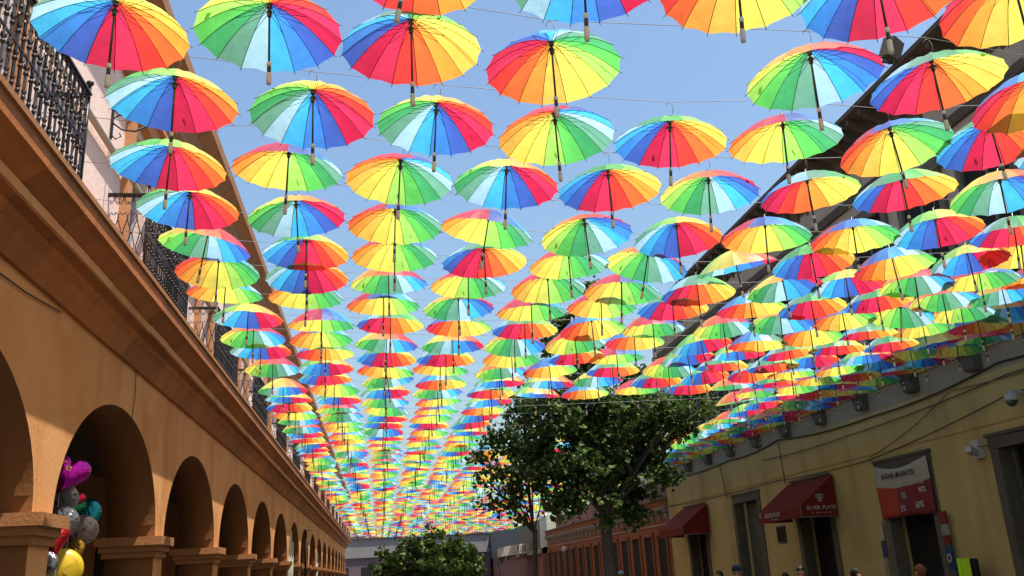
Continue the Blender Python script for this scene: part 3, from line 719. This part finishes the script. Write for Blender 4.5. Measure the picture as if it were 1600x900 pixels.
RIBS = mesh('ribs', ring(bmesh.new(), rl), 'shaft', False)
bm = bmesh.new(); tube(bm, [(0, 0, .055), (0, 0, -.55)], .0085, 6); lathe(bm, [(.012, -.015), (.02, -.02), (.02, -.045), (.012, -.05)], 8); lathe(bm, [(.012, -.065), (.017, -.07), (.017, -.12), (.012, -.13)], 8); SHAFT = mesh('shaft', bm, 'shaft')
bm = bmesh.new(); lathe(bm, [(.011, -.53), (.0165, -.535), (.0165, -.565), (.011, -.57)], 8, 1); lathe(bm, [(.013, -.57), (.015, -.58), (.014, -.62), (.012, -.625)], 8, 2); lathe(bm, [(.013, -.625), (.018, -.635), (.0185, -.70), (.016, -.725)], 8, 0); HANDLE = mesh('handle', bm, ['grip', 'collar', 'shaft'])
HK = .15
bm = bmesh.new(); tube(bm, [(0, 0, .05)]+[(.035*math.sin(t), 0, .05+HK*.5-.5*HK*math.cos(t)) for t in (.5, 1.1, 1.8, 2.5, 3.14, 3.9, 4.4)], .003, 4); HOOK = mesh('hook', bm, 'steel')
bm = bmesh.new(); panel_bm(0, 1, 1, 0, bm); bm.clear()
STRAPM = []
for i in range(16):
    bm = bmesh.new(); v = [bm.verts.new(p) for p in ((.40, .07, zc(.78)-.004), (.43, .085, zc(.84)-.004), (.45, .07, zc(.84)-.05), (.425, .055, zc(.8)-.06))]; bm.faces.new(v)
    STRAPM.append(mesh('strap', bm, FAB[i], False) if i in (8, 9, 0) else None)

def sagz(X): return 5.95-.27*(1-((X-4.6)/7.0)**2)
def solve(x, y):
    z = 5.9
    for _ in range(8):
        p = onZ(x, y, z); d = math.hypot(p.x, p.y); zh = sagz(p.x); z = zh-max(0, UH-.5*(zh-1.8)/d)
    return p.x, p.y
# umbrellas read off the photograph: where the shaft meets the canopy, and which colour lies behind the shaft
SEEN = [(181,-2,.8),(274,118,0),(268,230,.5),(297,303,15.6),(327,362,11.9),(342,408,7),(353,445,7),(388,490,15),(396,521,11),(408,543,15.2),(426,569,10.5),
(421,8,13),(489,143,14.4),(452,230,8),(462,318,13.3),(479,377,.9),(480,417,15.9),(479,453,8),(503,497,8),(501,525,7),(508,547,4.5),(508,568,15.5),(508,587,1),
(642,32,2.8),(648,-102,2.9),(682,163,14.3),(626,258,8.7),(618,330,7.5),(617,382,8),(607,427,11),(599,463,6.9),(611,498,3),(605,528,12.2),(605,552,1.5),(604,572,6.5),(604,590,11.5),
(861,65,5.55),(866,180,8.7),(792,263,14.3),(766,342,8.2),(756,393,2.5),(732,435,9),(716,470,12.1),(717,503,5),(707,530,13.2),(697,553,2),(689,573,7),(689,593,4.5),
(909,-95,14.6),(1047,193,1.7),(950,272,1.9),(913,350,11.1),(888,398,8.8),(856,440,8),(830,472,8),(820,506,2.5),(804,532,11.5),
(1148,-76,6.3),(1265,82,12.1),(1223,192,8.2),(1107,280,11.6),(1057,355,0),(1015,400,11),(972,442,8),(940,472,7.2),(924,506,5.5),(897,530,9),(899,552,2.3),(858,572,6),
(1365,-60,1.4),(1455,95,3.1),(1391,207,7),(1261,284,4),(1196,352,7.1),(1146,403,13.8),(1089,443,3),(1051,473,2),(1020,505,9),(992,529,5),(963,552,8),
(1580,-40,6.6),(1610,125,5.5),(1548,203,1.8),(1408,281,2.1),(1333,357,6.5),(1462,347,.1),(1585,352,2.5),(1267,397,1.2),(1392,400,5.8),(1322,437,15.3),(1430,433,11),(1512,400,15.2),(1530,425,8.3),(1597,387,7),(1267,470,2),(1370,463,2),(1473,462,10.6),(1565,453,12.5),(1317,495,6.5),(1410,488,10),(1502,482,9),(1220,498,12),(1355,515,3),(1441,510,7.5),(1527,502,4.5),(1267,520,6),(1390,535,2),(1307,540,1.8),(1462,530,15),(1373,565,14)]
COLS = [-2.02, -.92, .17, 1.27, 2.36, 3.42, 4.48, 5.65, 6.72, 7.78, 8.75, 9.83, 10.87, 11.9]
ROWS = [4.9, 5.9, 7.05, 8.2, 9.45, 10.5, 11.55, 12.5, 13.65, 14.7, 15.72, 16.75, 17.8]
while ROWS[-1] < 86: ROWS.append(ROWS[-1]+1.05)
# the first rows leave gaps where the photograph shows open sky
GAPS = {(0, 0), (0, 1), (0, 2+2), (1, 4), (1, 5)} - {(0, 4)}
pts = {}
for x, y, c in SEEN:
    X, Y = solve(x, y)
    i = min(range(len(COLS)), key=lambda q: abs(COLS[q]-X)); k = min(range(len(ROWS)), key=lambda q: abs(ROWS[q]-Y))
    while (k, i) in pts: k += 1
    pts[(k, i)] = (X, Y, c)
for k, Y in enumerate(ROWS):
    for i, X in enumerate(COLS):
        if (k, i) in pts or k < 2 and i < 9 or k < 5 and i > 10: continue
        if k < 13 and i < 4 or (k, i) in GAPS: continue
        XX, YY = X+rnd.uniform(-.07, .07), Y+rnd.uniform(-.07, .07)
        if 19.2 < YY < 26.6 and 3.3 < XX < (7.9 if YY < 21 else 9.3) or 25 < YY < 28 and 2.9 < XX < 5: continue
        if rnd.random() < .012: continue
        pts[(k, i)] = (XX, YY, rnd.choice([0, 2, 3, 5, 7, 8, 8.5, 10, 11, 12.5, 13, 14.5, 15.5, 7, 1] if k < 26 else [2, 4, 5, 6, 7, 8, 9, 7, 6, 8, 10, 13, 15, 0])+rnd.uniform(-.5, .5))
keys = sorted(pts, key=lambda q: pts[q][1])
def pose(k, i):
    X, Y, c = pts[(k, i)]
    far = math.atan2(Y, X)                      # direction away from the camera, seen in plan
    # colour index grows from left to right on the far side, that is clockwise in plan
    return X, Y, sagz(X)+rnd.uniform(-.02, .02), far, c
count = {}; nearset = keys[:298]; farset = keys[298:]
rowpos = {}
for k in range(len(ROWS)):
    for n_, i in enumerate(sorted(i for kk, i in pts if kk == k)): rowpos[(k, i)] = n_+1
for n_, (k, i) in enumerate(nearset):
    X, Y, z, far, c = pose(k, i)
    cname = PAL[int(c) % 16][0]
    tilt = 2.0 if rnd.random() > .06 else 6
    root = thing('rainbow_umbrella', f'rainbow umbrella, {cname} behind its shaft, {ordn(rowpos[(k, i)])} from left in {ordn(k+1)} hanging row', 'umbrella', (X, Y, z),
                 (R(rnd.gauss(0, tilt)), R(rnd.gauss(0, tilt)), 0), 'rainbow umbrellas hung in rows over the street')
    # panel j spans angles [base - (j+1)*STEP, base - j*STEP]; colour coordinate c sits at angle 'far'
    root.scale = (rnd.uniform(.975, 1.02), rnd.uniform(.975, 1.02), rnd.uniform(.88, 1.03))
    base = far+c*STEP
    if Y < 19.5:
        for j in range(16): link('panel', PANEL[j][rnd.randrange(4)], root, None, (0, 0, base-(j+1)*STEP))
        if Y < 11.2:
            for j in range(16): link('rib', RIB, root, None, (0, 0, base-j*STEP))
        else: link('ribs', RIBS, root, None, (0, 0, base))
        link('stretchers', STRETCHERS, root, None, (0, 0, base))
        j = rnd.choice((8, 9, 0, 8)); link('strap', STRAPM[j], root, None, (0, 0, base-(j+1)*STEP))
    else:
        cv = link('canopy', CANOPY, root, None, (0, 0, base)); cv.scale = (1, -1, 1)
        link('ribs', RIBS, root, None, (0, 0, base))
    link('shaft', SHAFT, root); link('handle', HANDLE, root); link('hook', HOOK, root, None, (0, 0, rnd.uniform(-.4, .4)))
# the hundreds beyond, too small to tell apart
bm = bmesh.new()
for k, i in farset:
    X, Y, z, far, c = pose(k, i); base = far+c*STEP
    mtx = Matrix.Translation((X, Y, z)) @ Euler((R(rnd.gauss(0, 4)), R(rnd.gauss(0, 4)), 0)).to_matrix().to_4x4()
    n0 = len(bm.verts)
    for j in range(16):
        a0 = base-(j+1)*STEP; a1 = base-j*STEP
        pv = []
        for a in (a0, a1):
            for t in (.5, 1): pv.append(Vector((math.cos(a)*UR*t, math.sin(a)*UR*t, zc(t))))
        vs = [bm.verts.new(mtx @ p_) for p_ in (Vector((0, 0, 0)), pv[0], pv[2])]; f = bm.faces.new(vs); f.material_index = j
        vs = [bm.verts.new(mtx @ p_) for p_ in (pv[0], pv[1], pv[3], pv[2])]; f = bm.faces.new(vs); f.material_index = j
    tube(bm, [mtx @ Vector((0, 0, .1)), mtx @ Vector((0, 0, -.7))], .011, 3, 16, False)
o = obj('distant_umbrellas', bm, FAB+['shaft'], None, None, None, False)
tag(o, 'mass of small rainbow umbrellas receding down the street', 'umbrellas', None, 'stuff')
# wires: one across the street for each row
for k, Y in enumerate(ROWS):
    ys = [pts[q][1] for q in pts if q[0] == k]
    if not ys: continue
    bm = bmesh.new(); path = []
    row = sorted([(pts[q][0], pts[q][1]) for q in pts if q[0] == k])
    path = [(LX+.02, row[0][1], sagz(LX)+HK+.06)]+[(X, y_, sagz(X)+HK+.045) for X, y_ in row]+[(RX-.02, row[-1][1], sagz(RX)+HK+.05)]
    tube(bm, path, .0035, 4)
    tag(obj('steel_wire', bm, 'steel'), f'thin steel wire across the street carrying the {ordn(k+1)} row of umbrellas', 'wire', 'wires holding the umbrellas')

# ================================================================== TREES
def leafmat(name, col, col2):
    m = fabric(name, col, .38, .0, 0); t = m.node_tree; N = t.nodes.new; L = t.links.new
    geo = N('ShaderNodeNewGeometry'); rp = N('ShaderNodeValToRGB'); rp.color_ramp.elements[0].color = (*col, 1); rp.color_ramp.elements[1].color = (*col2, 1)
    L(geo.outputs['Random Per Island'], rp.inputs[0])
    for n in t.nodes:
        if n.type == 'BSDF_GLOSSY': n.inputs['Roughness'].default_value = .6; n.inputs['Color'].default_value = (.35, .4, .25, 1)
        if n.type == 'HUE_SAT': L(rp.outputs[0], n.inputs['Color'])
    return m
LEAF = leafmat('leaf_green', (.018, .042, .01), (.095, .15, .032))
LEAF2 = leafmat('leaf_pale_green', (.05, .10, .02), (.13, .20, .05))
def leaf(bm, p, s, r_):
    d = Vector((r_.gauss(0, 1), r_.gauss(0, 1), r_.gauss(-.25, .6))).normalized(); u = d.orthogonal().normalized()
    u = Matrix.Rotation(r_.uniform(0, 6.28), 3, d) @ u; nrm = d.cross(u)
    fold = nrm*s*.14
    tip = p+d*s; b = [p, p+d*s*.25+u*s*.5+fold, p+d*s*.62+u*s*.34+fold, tip, p+d*s*.62-u*s*.34+fold, p+d*s*.25-u*s*.5+fold]
    v = [bm.verts.new(q) for q in b]
    bm.faces.new((v[0], v[1], v[2], v[3])); bm.faces.new((v[0], v[3], v[4], v[5]))
def tree(name, label, base, clumps, leafsize, lm, trunk_r, fork_z, dens, seed, group=None):
    r_ = random.Random(seed)
    t = thing(name, label, 'tree', base, None, group); B = Vector(base)
    bm = bmesh.new()
    top = Vector((base[0]+r_.uniform(-.15, .15), base[1], fork_z))
    tp = [B+(top-B)*f+Vector((r_.uniform(-.05, .05), r_.uniform(-.05, .05), 0))*(f*2) for f in (0, .15, .4, .7, 1)]
    tube(bm, [p-B for p in tp], [trunk_r*1.35, trunk_r, trunk_r*.9, trunk_r*.8, trunk_r*.7], 10)
    obj('trunk', bm, 'bark', t)
    for c, rad, dn in clumps[::4]:
        c = Vector(c); bm = bmesh.new(); mid = top.lerp(c, .5)+Vector((r_.uniform(-.2, .2), r_.uniform(-.2, .2), .15))
        tube(bm, [p-B for p in (top-Vector((0, 0, .1)), mid, c)], [trunk_r*.3, trunk_r*.14, trunk_r*.04], 6)
        for _ in range(4):
            e = c+Vector((r_.gauss(0, 1), r_.gauss(0, 1), r_.gauss(0, 1)))*rad*.45
            tube(bm, [p-B for p in (mid, mid.lerp(e, .6)+Vector((0, 0, .05)), e)], [trunk_r*.16, trunk_r*.09, trunk_r*.03], 5)
        obj('limb', bm, 'bark', t)
    bm = bmesh.new()
    for c, rad, dn in clumps:
        c = Vector(c); n = int(dens*dn*(rad/1.0)**2.2)
        tw = []
        for _ in range(max(8, n//16)):                  # twigs, each with a spray of leaves
            d = Vector((r_.gauss(0, 1), r_.gauss(0, 1), r_.gauss(0, .85))).normalized()
            tw.append(c+d*rad*(r_.random()**.45)*r_.uniform(.7, 1.18))
        for _ in range(n):
            q = r_.choice(tw)+Vector((r_.gauss(0, 1), r_.gauss(0, 1), r_.gauss(0, .8)))*(.05+rad*.10)
            leaf(bm, q-B, leafsize*r_.uniform(.65, 1.25), r_)
    obj('crown', bm, lm, t, recalc=False)
    return t
def cl(lst, Y, pxm, jit, seed):
    r_ = random.Random(seed)
    out = []
    for x, y, rp, d in lst:
        out.append((tuple(onY(x, y, Y+r_.uniform(-jit, jit))), rp*.78/pxm, d))
        for _ in range(3):
            a = r_.uniform(0, 6.28); q = r_.uniform(.6, 1.35)*rp
            out.append((tuple(onY(x+q*math.cos(a), y+q*math.sin(a)*.8, Y+r_.uniform(-jit, jit)*1.3)), rp*r_.uniform(.2, .5)/pxm, d*.8))
    return out
big = cl([(880, 655, 62, 1), (940, 690, 75, 1.1), (1000, 690, 62, 1), (900, 735, 62, 1), (965, 752, 58, 1), (1050, 645, 40, .9), (1085, 640, 28, .8), (1100, 625, 16, .7), (1070, 665, 22, .7), (1005, 630, 48, 1), (930, 625, 42, 1), (845, 705, 48, .9),
          (990, 778, 36, .7), (885, 775, 40, .8), (960, 640, 48, 1), (1030, 690, 28, .6), (895, 565, 36, .9), (885, 505, 34, .9), (918, 450, 24, .9), (865, 535, 30, .8), (925, 520, 26, .8), (905, 600, 38, .9), (940, 570, 30, .8), (985, 600, 30, .8), (1020, 650, 34, .9), (950, 790, 36, .8), (860, 620, 26, .6)], 25, 53, 1.1, 3)
tree('street_tree', 'large dense dark green tree on the street before the orange building', (6.2, 25.2, 0), big, .15, LEAF, .2, 3.2, 1350, 5)
sm = cl([(800, 685, 46, .8), (790, 738, 44, .8), (825, 765, 36, .7), (775, 785, 30, .6), (825, 650, 36, .6), (795, 645, 30, .5), (760, 748, 24, .5), (825, 610, 30, .6), (810, 640, 28, .6), (848, 745, 34, .7), (770, 700, 26, .5)], 27.5, 49, .8, 4)
tree('slender_tree', 'smaller loose tree with a slim trunk left of the large one', (4.45, 27.5, 0), sm, .14, LEAF, .1, 3.0, 1000, 6)
ft = cl([(640, 862, 26, 1), (675, 850, 24, 1), (705, 862, 26, 1), (735, 868, 20, 1), (610, 880, 20, 1), (660, 890, 30, 1), (700, 892, 30, 1), (745, 885, 16, .8), (595, 893, 14, .8), (625, 900, 24, 1), (730, 905, 24, 1), (665, 925, 30, 1), (700, 930, 28, 1)], 52, 26, 1.2, 7)
tree('round_tree', 'low round pale green tree standing at the far end of the street', (3.0, 52, 0), ft, .26, LEAF2, .16, 1.6, 620, 8)

# ================================================================== FOIL BALLOONS in the second arch
def foil(name, col):
    return mat(name, col, .18, None, (22, .03), .85, .6)
def dots(name, c1, c2):
    m = mat(name, c1, .3, None, None, .35, .6); t = m.node_tree; N = t.nodes.new; L = t.links.new
    tc = N('ShaderNodeTexCoord'); vo = N('ShaderNodeTexVoronoi'); vo.inputs['Scale'].default_value = 15; L(tc.outputs['Object'], vo.inputs['Vector'])
    rp = N('ShaderNodeValToRGB'); rp.color_ramp.interpolation = 'CONSTANT'; rp.color_ramp.elements[0].color = (*c2, 1); rp.color_ramp.elements[1].position = .3; rp.color_ramp.elements[1].color = (*c1, 1)
    L(vo.outputs['Distance'], rp.inputs[0]); L(rp.outputs[0], t.nodes['Principled BSDF'].inputs['Base Color']); return m
FO = dict(violet=foil('violet_foil', (.12, .01, .2)), green=foil('green_foil', (.01, .14, .06)), black=foil('black_foil', (.03, .03, .035)), magenta=foil('magenta_foil', (.55, .01, .42)), red=foil('red_foil', (.6, .02, .03)), teal=foil('teal_foil', (.01, .2, .24)), blue=foil('blue_foil', (.03, .06, .4)), gold=foil('gold_foil', (.7, .4, .06)),
          silver=foil('silver_foil', (.27, .27, .29)), yellow=mat('yellow_balloon', (.55, .36, .015), .35, spec=.5), white=dots('spotted_white', (.28, .27, .26), (.05, .05, .06)), pink=dots('spotted_cream', (.28, .22, .2), (.2, .02, .18)))
KNOT = Vector((LX-.45, 12.25, 1.0))
def balloon(label, px, py, wpx, color, heart, X, seed):
    r_ = random.Random(seed); c = onX(px, py, X); s = wpx/112/2*1.05
    b = thing('foil_balloon', label, 'balloon', c, (R(r_.uniform(-20, 20)), R(r_.uniform(-25, 25)), R(r_.uniform(-20, 40))), 'foil balloons under the arch')
    bm = bmesh.new(); n, m_ = 28, 7; rows = []
    def out(a):
        if heart:
            x = 16*math.sin(a)**3; y = 13*math.cos(a)-5*math.cos(2*a)-2*math.cos(3*a)-math.cos(4*a); return x/16, (y+2)/15
        return math.cos(a), math.sin(a)
    for sd in (-1, 1):
        rows = []
        for j in range(m_+1):
            t = j/m_; rr = math.sin(t*math.pi/2); dz = math.cos(t*math.pi/2)*.48
            rows.append([])
            for i in range(n):
                a = 2*math.pi*i/n; x, y = out(a); wr = 1+.05*math.sin(a*14)*(t**3); dz *= 1+.12*math.sin(a*9+seed)*t+.08*math.sin(a*5)*t
                rows[-1].append(bm.verts.new((x*rr*s*wr, sd*dz*s, y*rr*s*wr)))
        for j in range(m_):
            for i in range(n):
                q = (rows[j][i], rows[j][(i+1) % n], rows[j+1][(i+1) % n], rows[j+1][i])
                f = bm.faces.new(q); f.smooth = True
    bmesh.ops.remove_doubles(bm, verts=bm.verts, dist=.0008)
    obj('envelope', bm, FO[color], b)
    bm = bmesh.new(); k = b.matrix_basis.inverted() if False else (Matrix.Translation(c) @ b.rotation_euler.to_matrix().to_4x4()).inverted()
    e = k @ KNOT; tube(bm, [Vector((0, 0, -s*.95)), Vector((0, 0, -s*.95)).lerp(e, .5)+Vector((0, 0, -.05)), e], .003, 4); obj('string', bm, 'ripple', b)
    return b
bl = balloon('shiny magenta heart balloon at the top of the bunch under the arch', 104, 742, 56, 'magenta', True, LX-.35, 1)
me = text_mesh('Te', .16); me.materials.append(FO['gold']); link('lettering', me, bl, (-.07, -.13, .0), (R(90), 0, 0))
balloon('spotted white balloon just under the magenta heart', 102, 778, 40, 'white', False, LX-.4, 2)
balloon('deep blue foil balloon behind the spotted white one', 88, 782, 44, 'blue', False, LX-.7, 3)
balloon('teal foil balloon at the right side of the bunch', 134, 802, 44, 'teal', False, LX-.5, 4)
balloon('silver foil balloon in the middle of the bunch', 98, 815, 40, 'silver', False, LX-.3, 5)
balloon('cream balloon with purple spots right of the silver one', 130, 828, 42, 'pink', False, LX-.45, 6)
balloon('red heart balloon beside the pier capital', 82, 846, 46, 'red', True, LX-.3, 7)
balloon('small gold foil balloon below the spotted cream one', 118, 856, 26, 'gold', False, LX-.5, 8)
balloon('silver balloon beside the yellow one at the bottom of the bunch', 73, 880, 28, 'silver', False, LX-.25, 9)
balloon('plain yellow balloon at the bottom of the bunch', 96, 890, 54, 'yellow', False, LX-.4, 10)
balloon('dark violet foil balloon left of the magenta heart', 82, 735, 40, 'violet', False, LX-.5, 11)
balloon('dark green foil balloon between the teal and blue ones', 112, 798, 38, 'green', True, LX-.65, 12)
balloon('small red heart balloon beside the blue one', 118, 782, 26, 'red', True, LX-.6, 13)
balloon('black foil balloon behind the gold one', 106, 842, 40, 'black', False, LX-.75, 14)
wt = thing('balloon_weight', 'brown block holding down the bunch of balloon strings', 'weight', (KNOT.x, KNOT.y, .06))
bm = bmesh.new(); lathe(bm, [(.16, 0), (.18, .02), (.18, .12), (.1, .16)], 16); obj('block', bm, 'wood', wt)
bm = bmesh.new(); tube(bm, [(0, 0, .14), (0, 0, KNOT.z-.06)], .008, 5); obj('stem', bm, 'wood', wt)

# ================================================================== PEOPLE at the bottom edge
def person(label, px, py, Y, face, shirt, trousers, haircol, cap=None, seed=0):
    r_ = random.Random(seed); P = onY(px, py, Y); Hs = P.z
    t = thing('person', label, 'person', (P.x, P.y, 0), (0, 0, R(face)), 'people passing along the street')
    k = Hs/1.7
    sk = dict(pel=(0, 0, .95, .13), wa=(0, 0, 1.08, .12), ch=(0, 0, 1.28, .14), nk=(0, .0, 1.45, .055), hd0=(0, .01, 1.53, .06), hd1=(0, .02, 1.6, .073), hd2=(0, 0, 1.655, .05))
    vs, rad, es = [], [], []
    def V(p, r): vs.append((p[0]*k, p[1]*k, p[2]*k)); rad.append(r*k); return len(vs)-1
    ids = [V(v[:3], v[3]) for v in sk.values()]
    es += list(zip(ids, ids[1:]))
    for s in (-1, 1):
        sw = r_.uniform(-.12, .12)
        hip = V((s*.09, 0, .9), .095); kn = V((s*.1, sw, .5), .062); an = V((s*.1, sw*1.3-.02, .09), .042); to = V((s*.11, sw*1.3+.14, .04), .035)
        es += [(ids[0], hip), (hip, kn), (kn, an), (an, to)]
        sh = V((s*.18, 0, 1.38), .06); el = V((s*.24, -sw*.6-.02, 1.1), .043); wr = V((s*.23, -sw+.08, .86), .03); pa = V((s*.225, -sw+.1, .79), .034)
        es += [(ids[2], sh), (sh, el), (el, wr), (wr, pa)]
        for f_ in range(4): 
            a = V((s*.225, -sw+.07+.02*f_, .72), .01); b_ = V((s*.21, -sw+.08+.018*f_, .675+.008*(f_ % 3)), .008); es += [(pa, a), (a, b_)]
        th = V((s*.2, -sw+.14, .76), .011); es.append((pa, th))
    me = bpy.data.meshes.new('body'); me.from_pydata(vs, es, []); o = bpy.data.objects.new('body', me); C.objects.link(o)
    md = o.modifiers.new('skin', 'SKIN')
    for i, sv in enumerate(me.skin_vertices[0].data): sv.radius = (rad[i], rad[i]); sv.use_root = (i == 0)
    o.modifiers.new('sub', 'SUBSURF').levels = 1
    dg = bpy.context.evaluated_depsgraph_get(); m2 = bpy.data.meshes.new_from_object(o.evaluated_get(dg)); bpy.data.objects.remove(o)
    for m in (M['skin'], shirt, trousers, M['dark']): m2.materials.append(m)
    for p in m2.polygons:
        z = p.center.z/k; x = abs(p.center.x)/k; p.use_smooth = True
        p.material_index = 0 if z > 1.44 or (z < 1.02 and x > .185) else 1 if z > .98 else 3 if z < .09 else 2
    link('body', m2, t)
    hm = mat('hair_'+str(seed), haircol, .55)
    bm = bmesh.new(); bmesh.ops.create_uvsphere(bm, u_segments=16, v_segments=10, radius=.1*k)
    for v in bm.verts:
        v.co.x *= .86; v.co.y *= 1.02; v.co.z *= 1.05
        v.co += Vector((0, -.012*k, 1.625*k)) + v.co.normalized()*r_.uniform(-.004, .004)
    kill = [v for v in bm.verts if v.co.z < 1.52*k or (v.co.y > .035*k and v.co.z < 1.655*k)]
    bmesh.ops.delete(bm, geom=kill, context='VERTS'); obj('hair', bm, hm, t)
    bm = bmesh.new()
    for s in (-1, 1):
        bmesh.ops.create_uvsphere(bm, u_segments=8, v_segments=6, radius=.009*k, matrix=Matrix.Translation((s*.03*k, .082*k, 1.605*k)))
    obj('eyes', bm, 'dark', t)
    bm = bmesh.new(); bmesh.ops.create_cone(bm, cap_ends=True, segments=6, radius1=.014*k, radius2=.006*k, depth=.045*k, matrix=Matrix.Translation((0, .092*k, 1.585*k))); obj('nose', bm, 'skin', t)
    bm = bmesh.new(); box(bm, (0, .084*k, 1.548*k), (.04*k, .012*k, .008*k)); obj('mouth', bm, 'signred', t)
    bm = bmesh.new()
    for s in (-1, 1): bmesh.ops.create_uvsphere(bm, u_segments=8, v_segments=6, radius=.018*k, matrix=Matrix.Translation((s*.08*k, .005*k, 1.595*k)))
    obj('ears', bm, 'skin', t)
    if cap:
        bm = bmesh.new(); lathe(bm, [(.1, 1.64), (.103, 1.67), (.085, 1.72), (.04, 1.745), (.005, 1.75)], 16)
        bmesh.ops.scale(bm, verts=bm.verts, vec=(k, k, k)); box(bm, (0, .13*k, 1.645*k), (.14*k, .12*k, .012*k)); obj('cap', bm, cap, t)
    return t
black = M['black_print']; navy = mat('navy_cloth', (.02, .03, .08), .9); grey = mat('grey_cloth', (.2, .2, .21), .9); redc = mat('red_cloth', (.35, .04, .04), .9); whitec = mat('white_cloth', (.6, .6, .58), .9); bluec = mat('pale_blue_cloth', (.25, .38, .62), .9)
person('person with dark hair in navy, leftmost by the yellow wall', 1123, 893, 21, 90, navy, black, (.012, .01, .01), None, 1)
person('person in a dark cap beside the shuttered door', 1150, 886, 19.5, 200, grey, navy, (.015, .012, .01), navy, 2)
person('short person with dark hair under the wall plaque', 1226, 896, 19, 120, redc, black, (.012, .01, .008), None, 3)
person('person with dark hair facing the street under the lettered awning', 1250, 886, 18, 190, whitec, navy, (.015, .012, .01), None, 4)
person('person with dark hair in grey, between the awning and the banner', 1336, 890, 17, 250, grey, black, (.012, .01, .008), None, 5)
person('person with reddish brown hair in front of the open banner doorway', 1436, 884, 13.5, 20, redc, navy, (.12, .04, .015), None, 6)
person('person in a pale blue cap beyond the large tree', 970, 894, 30, 180, grey, navy, (.02, .015, .01), bluec, 7)
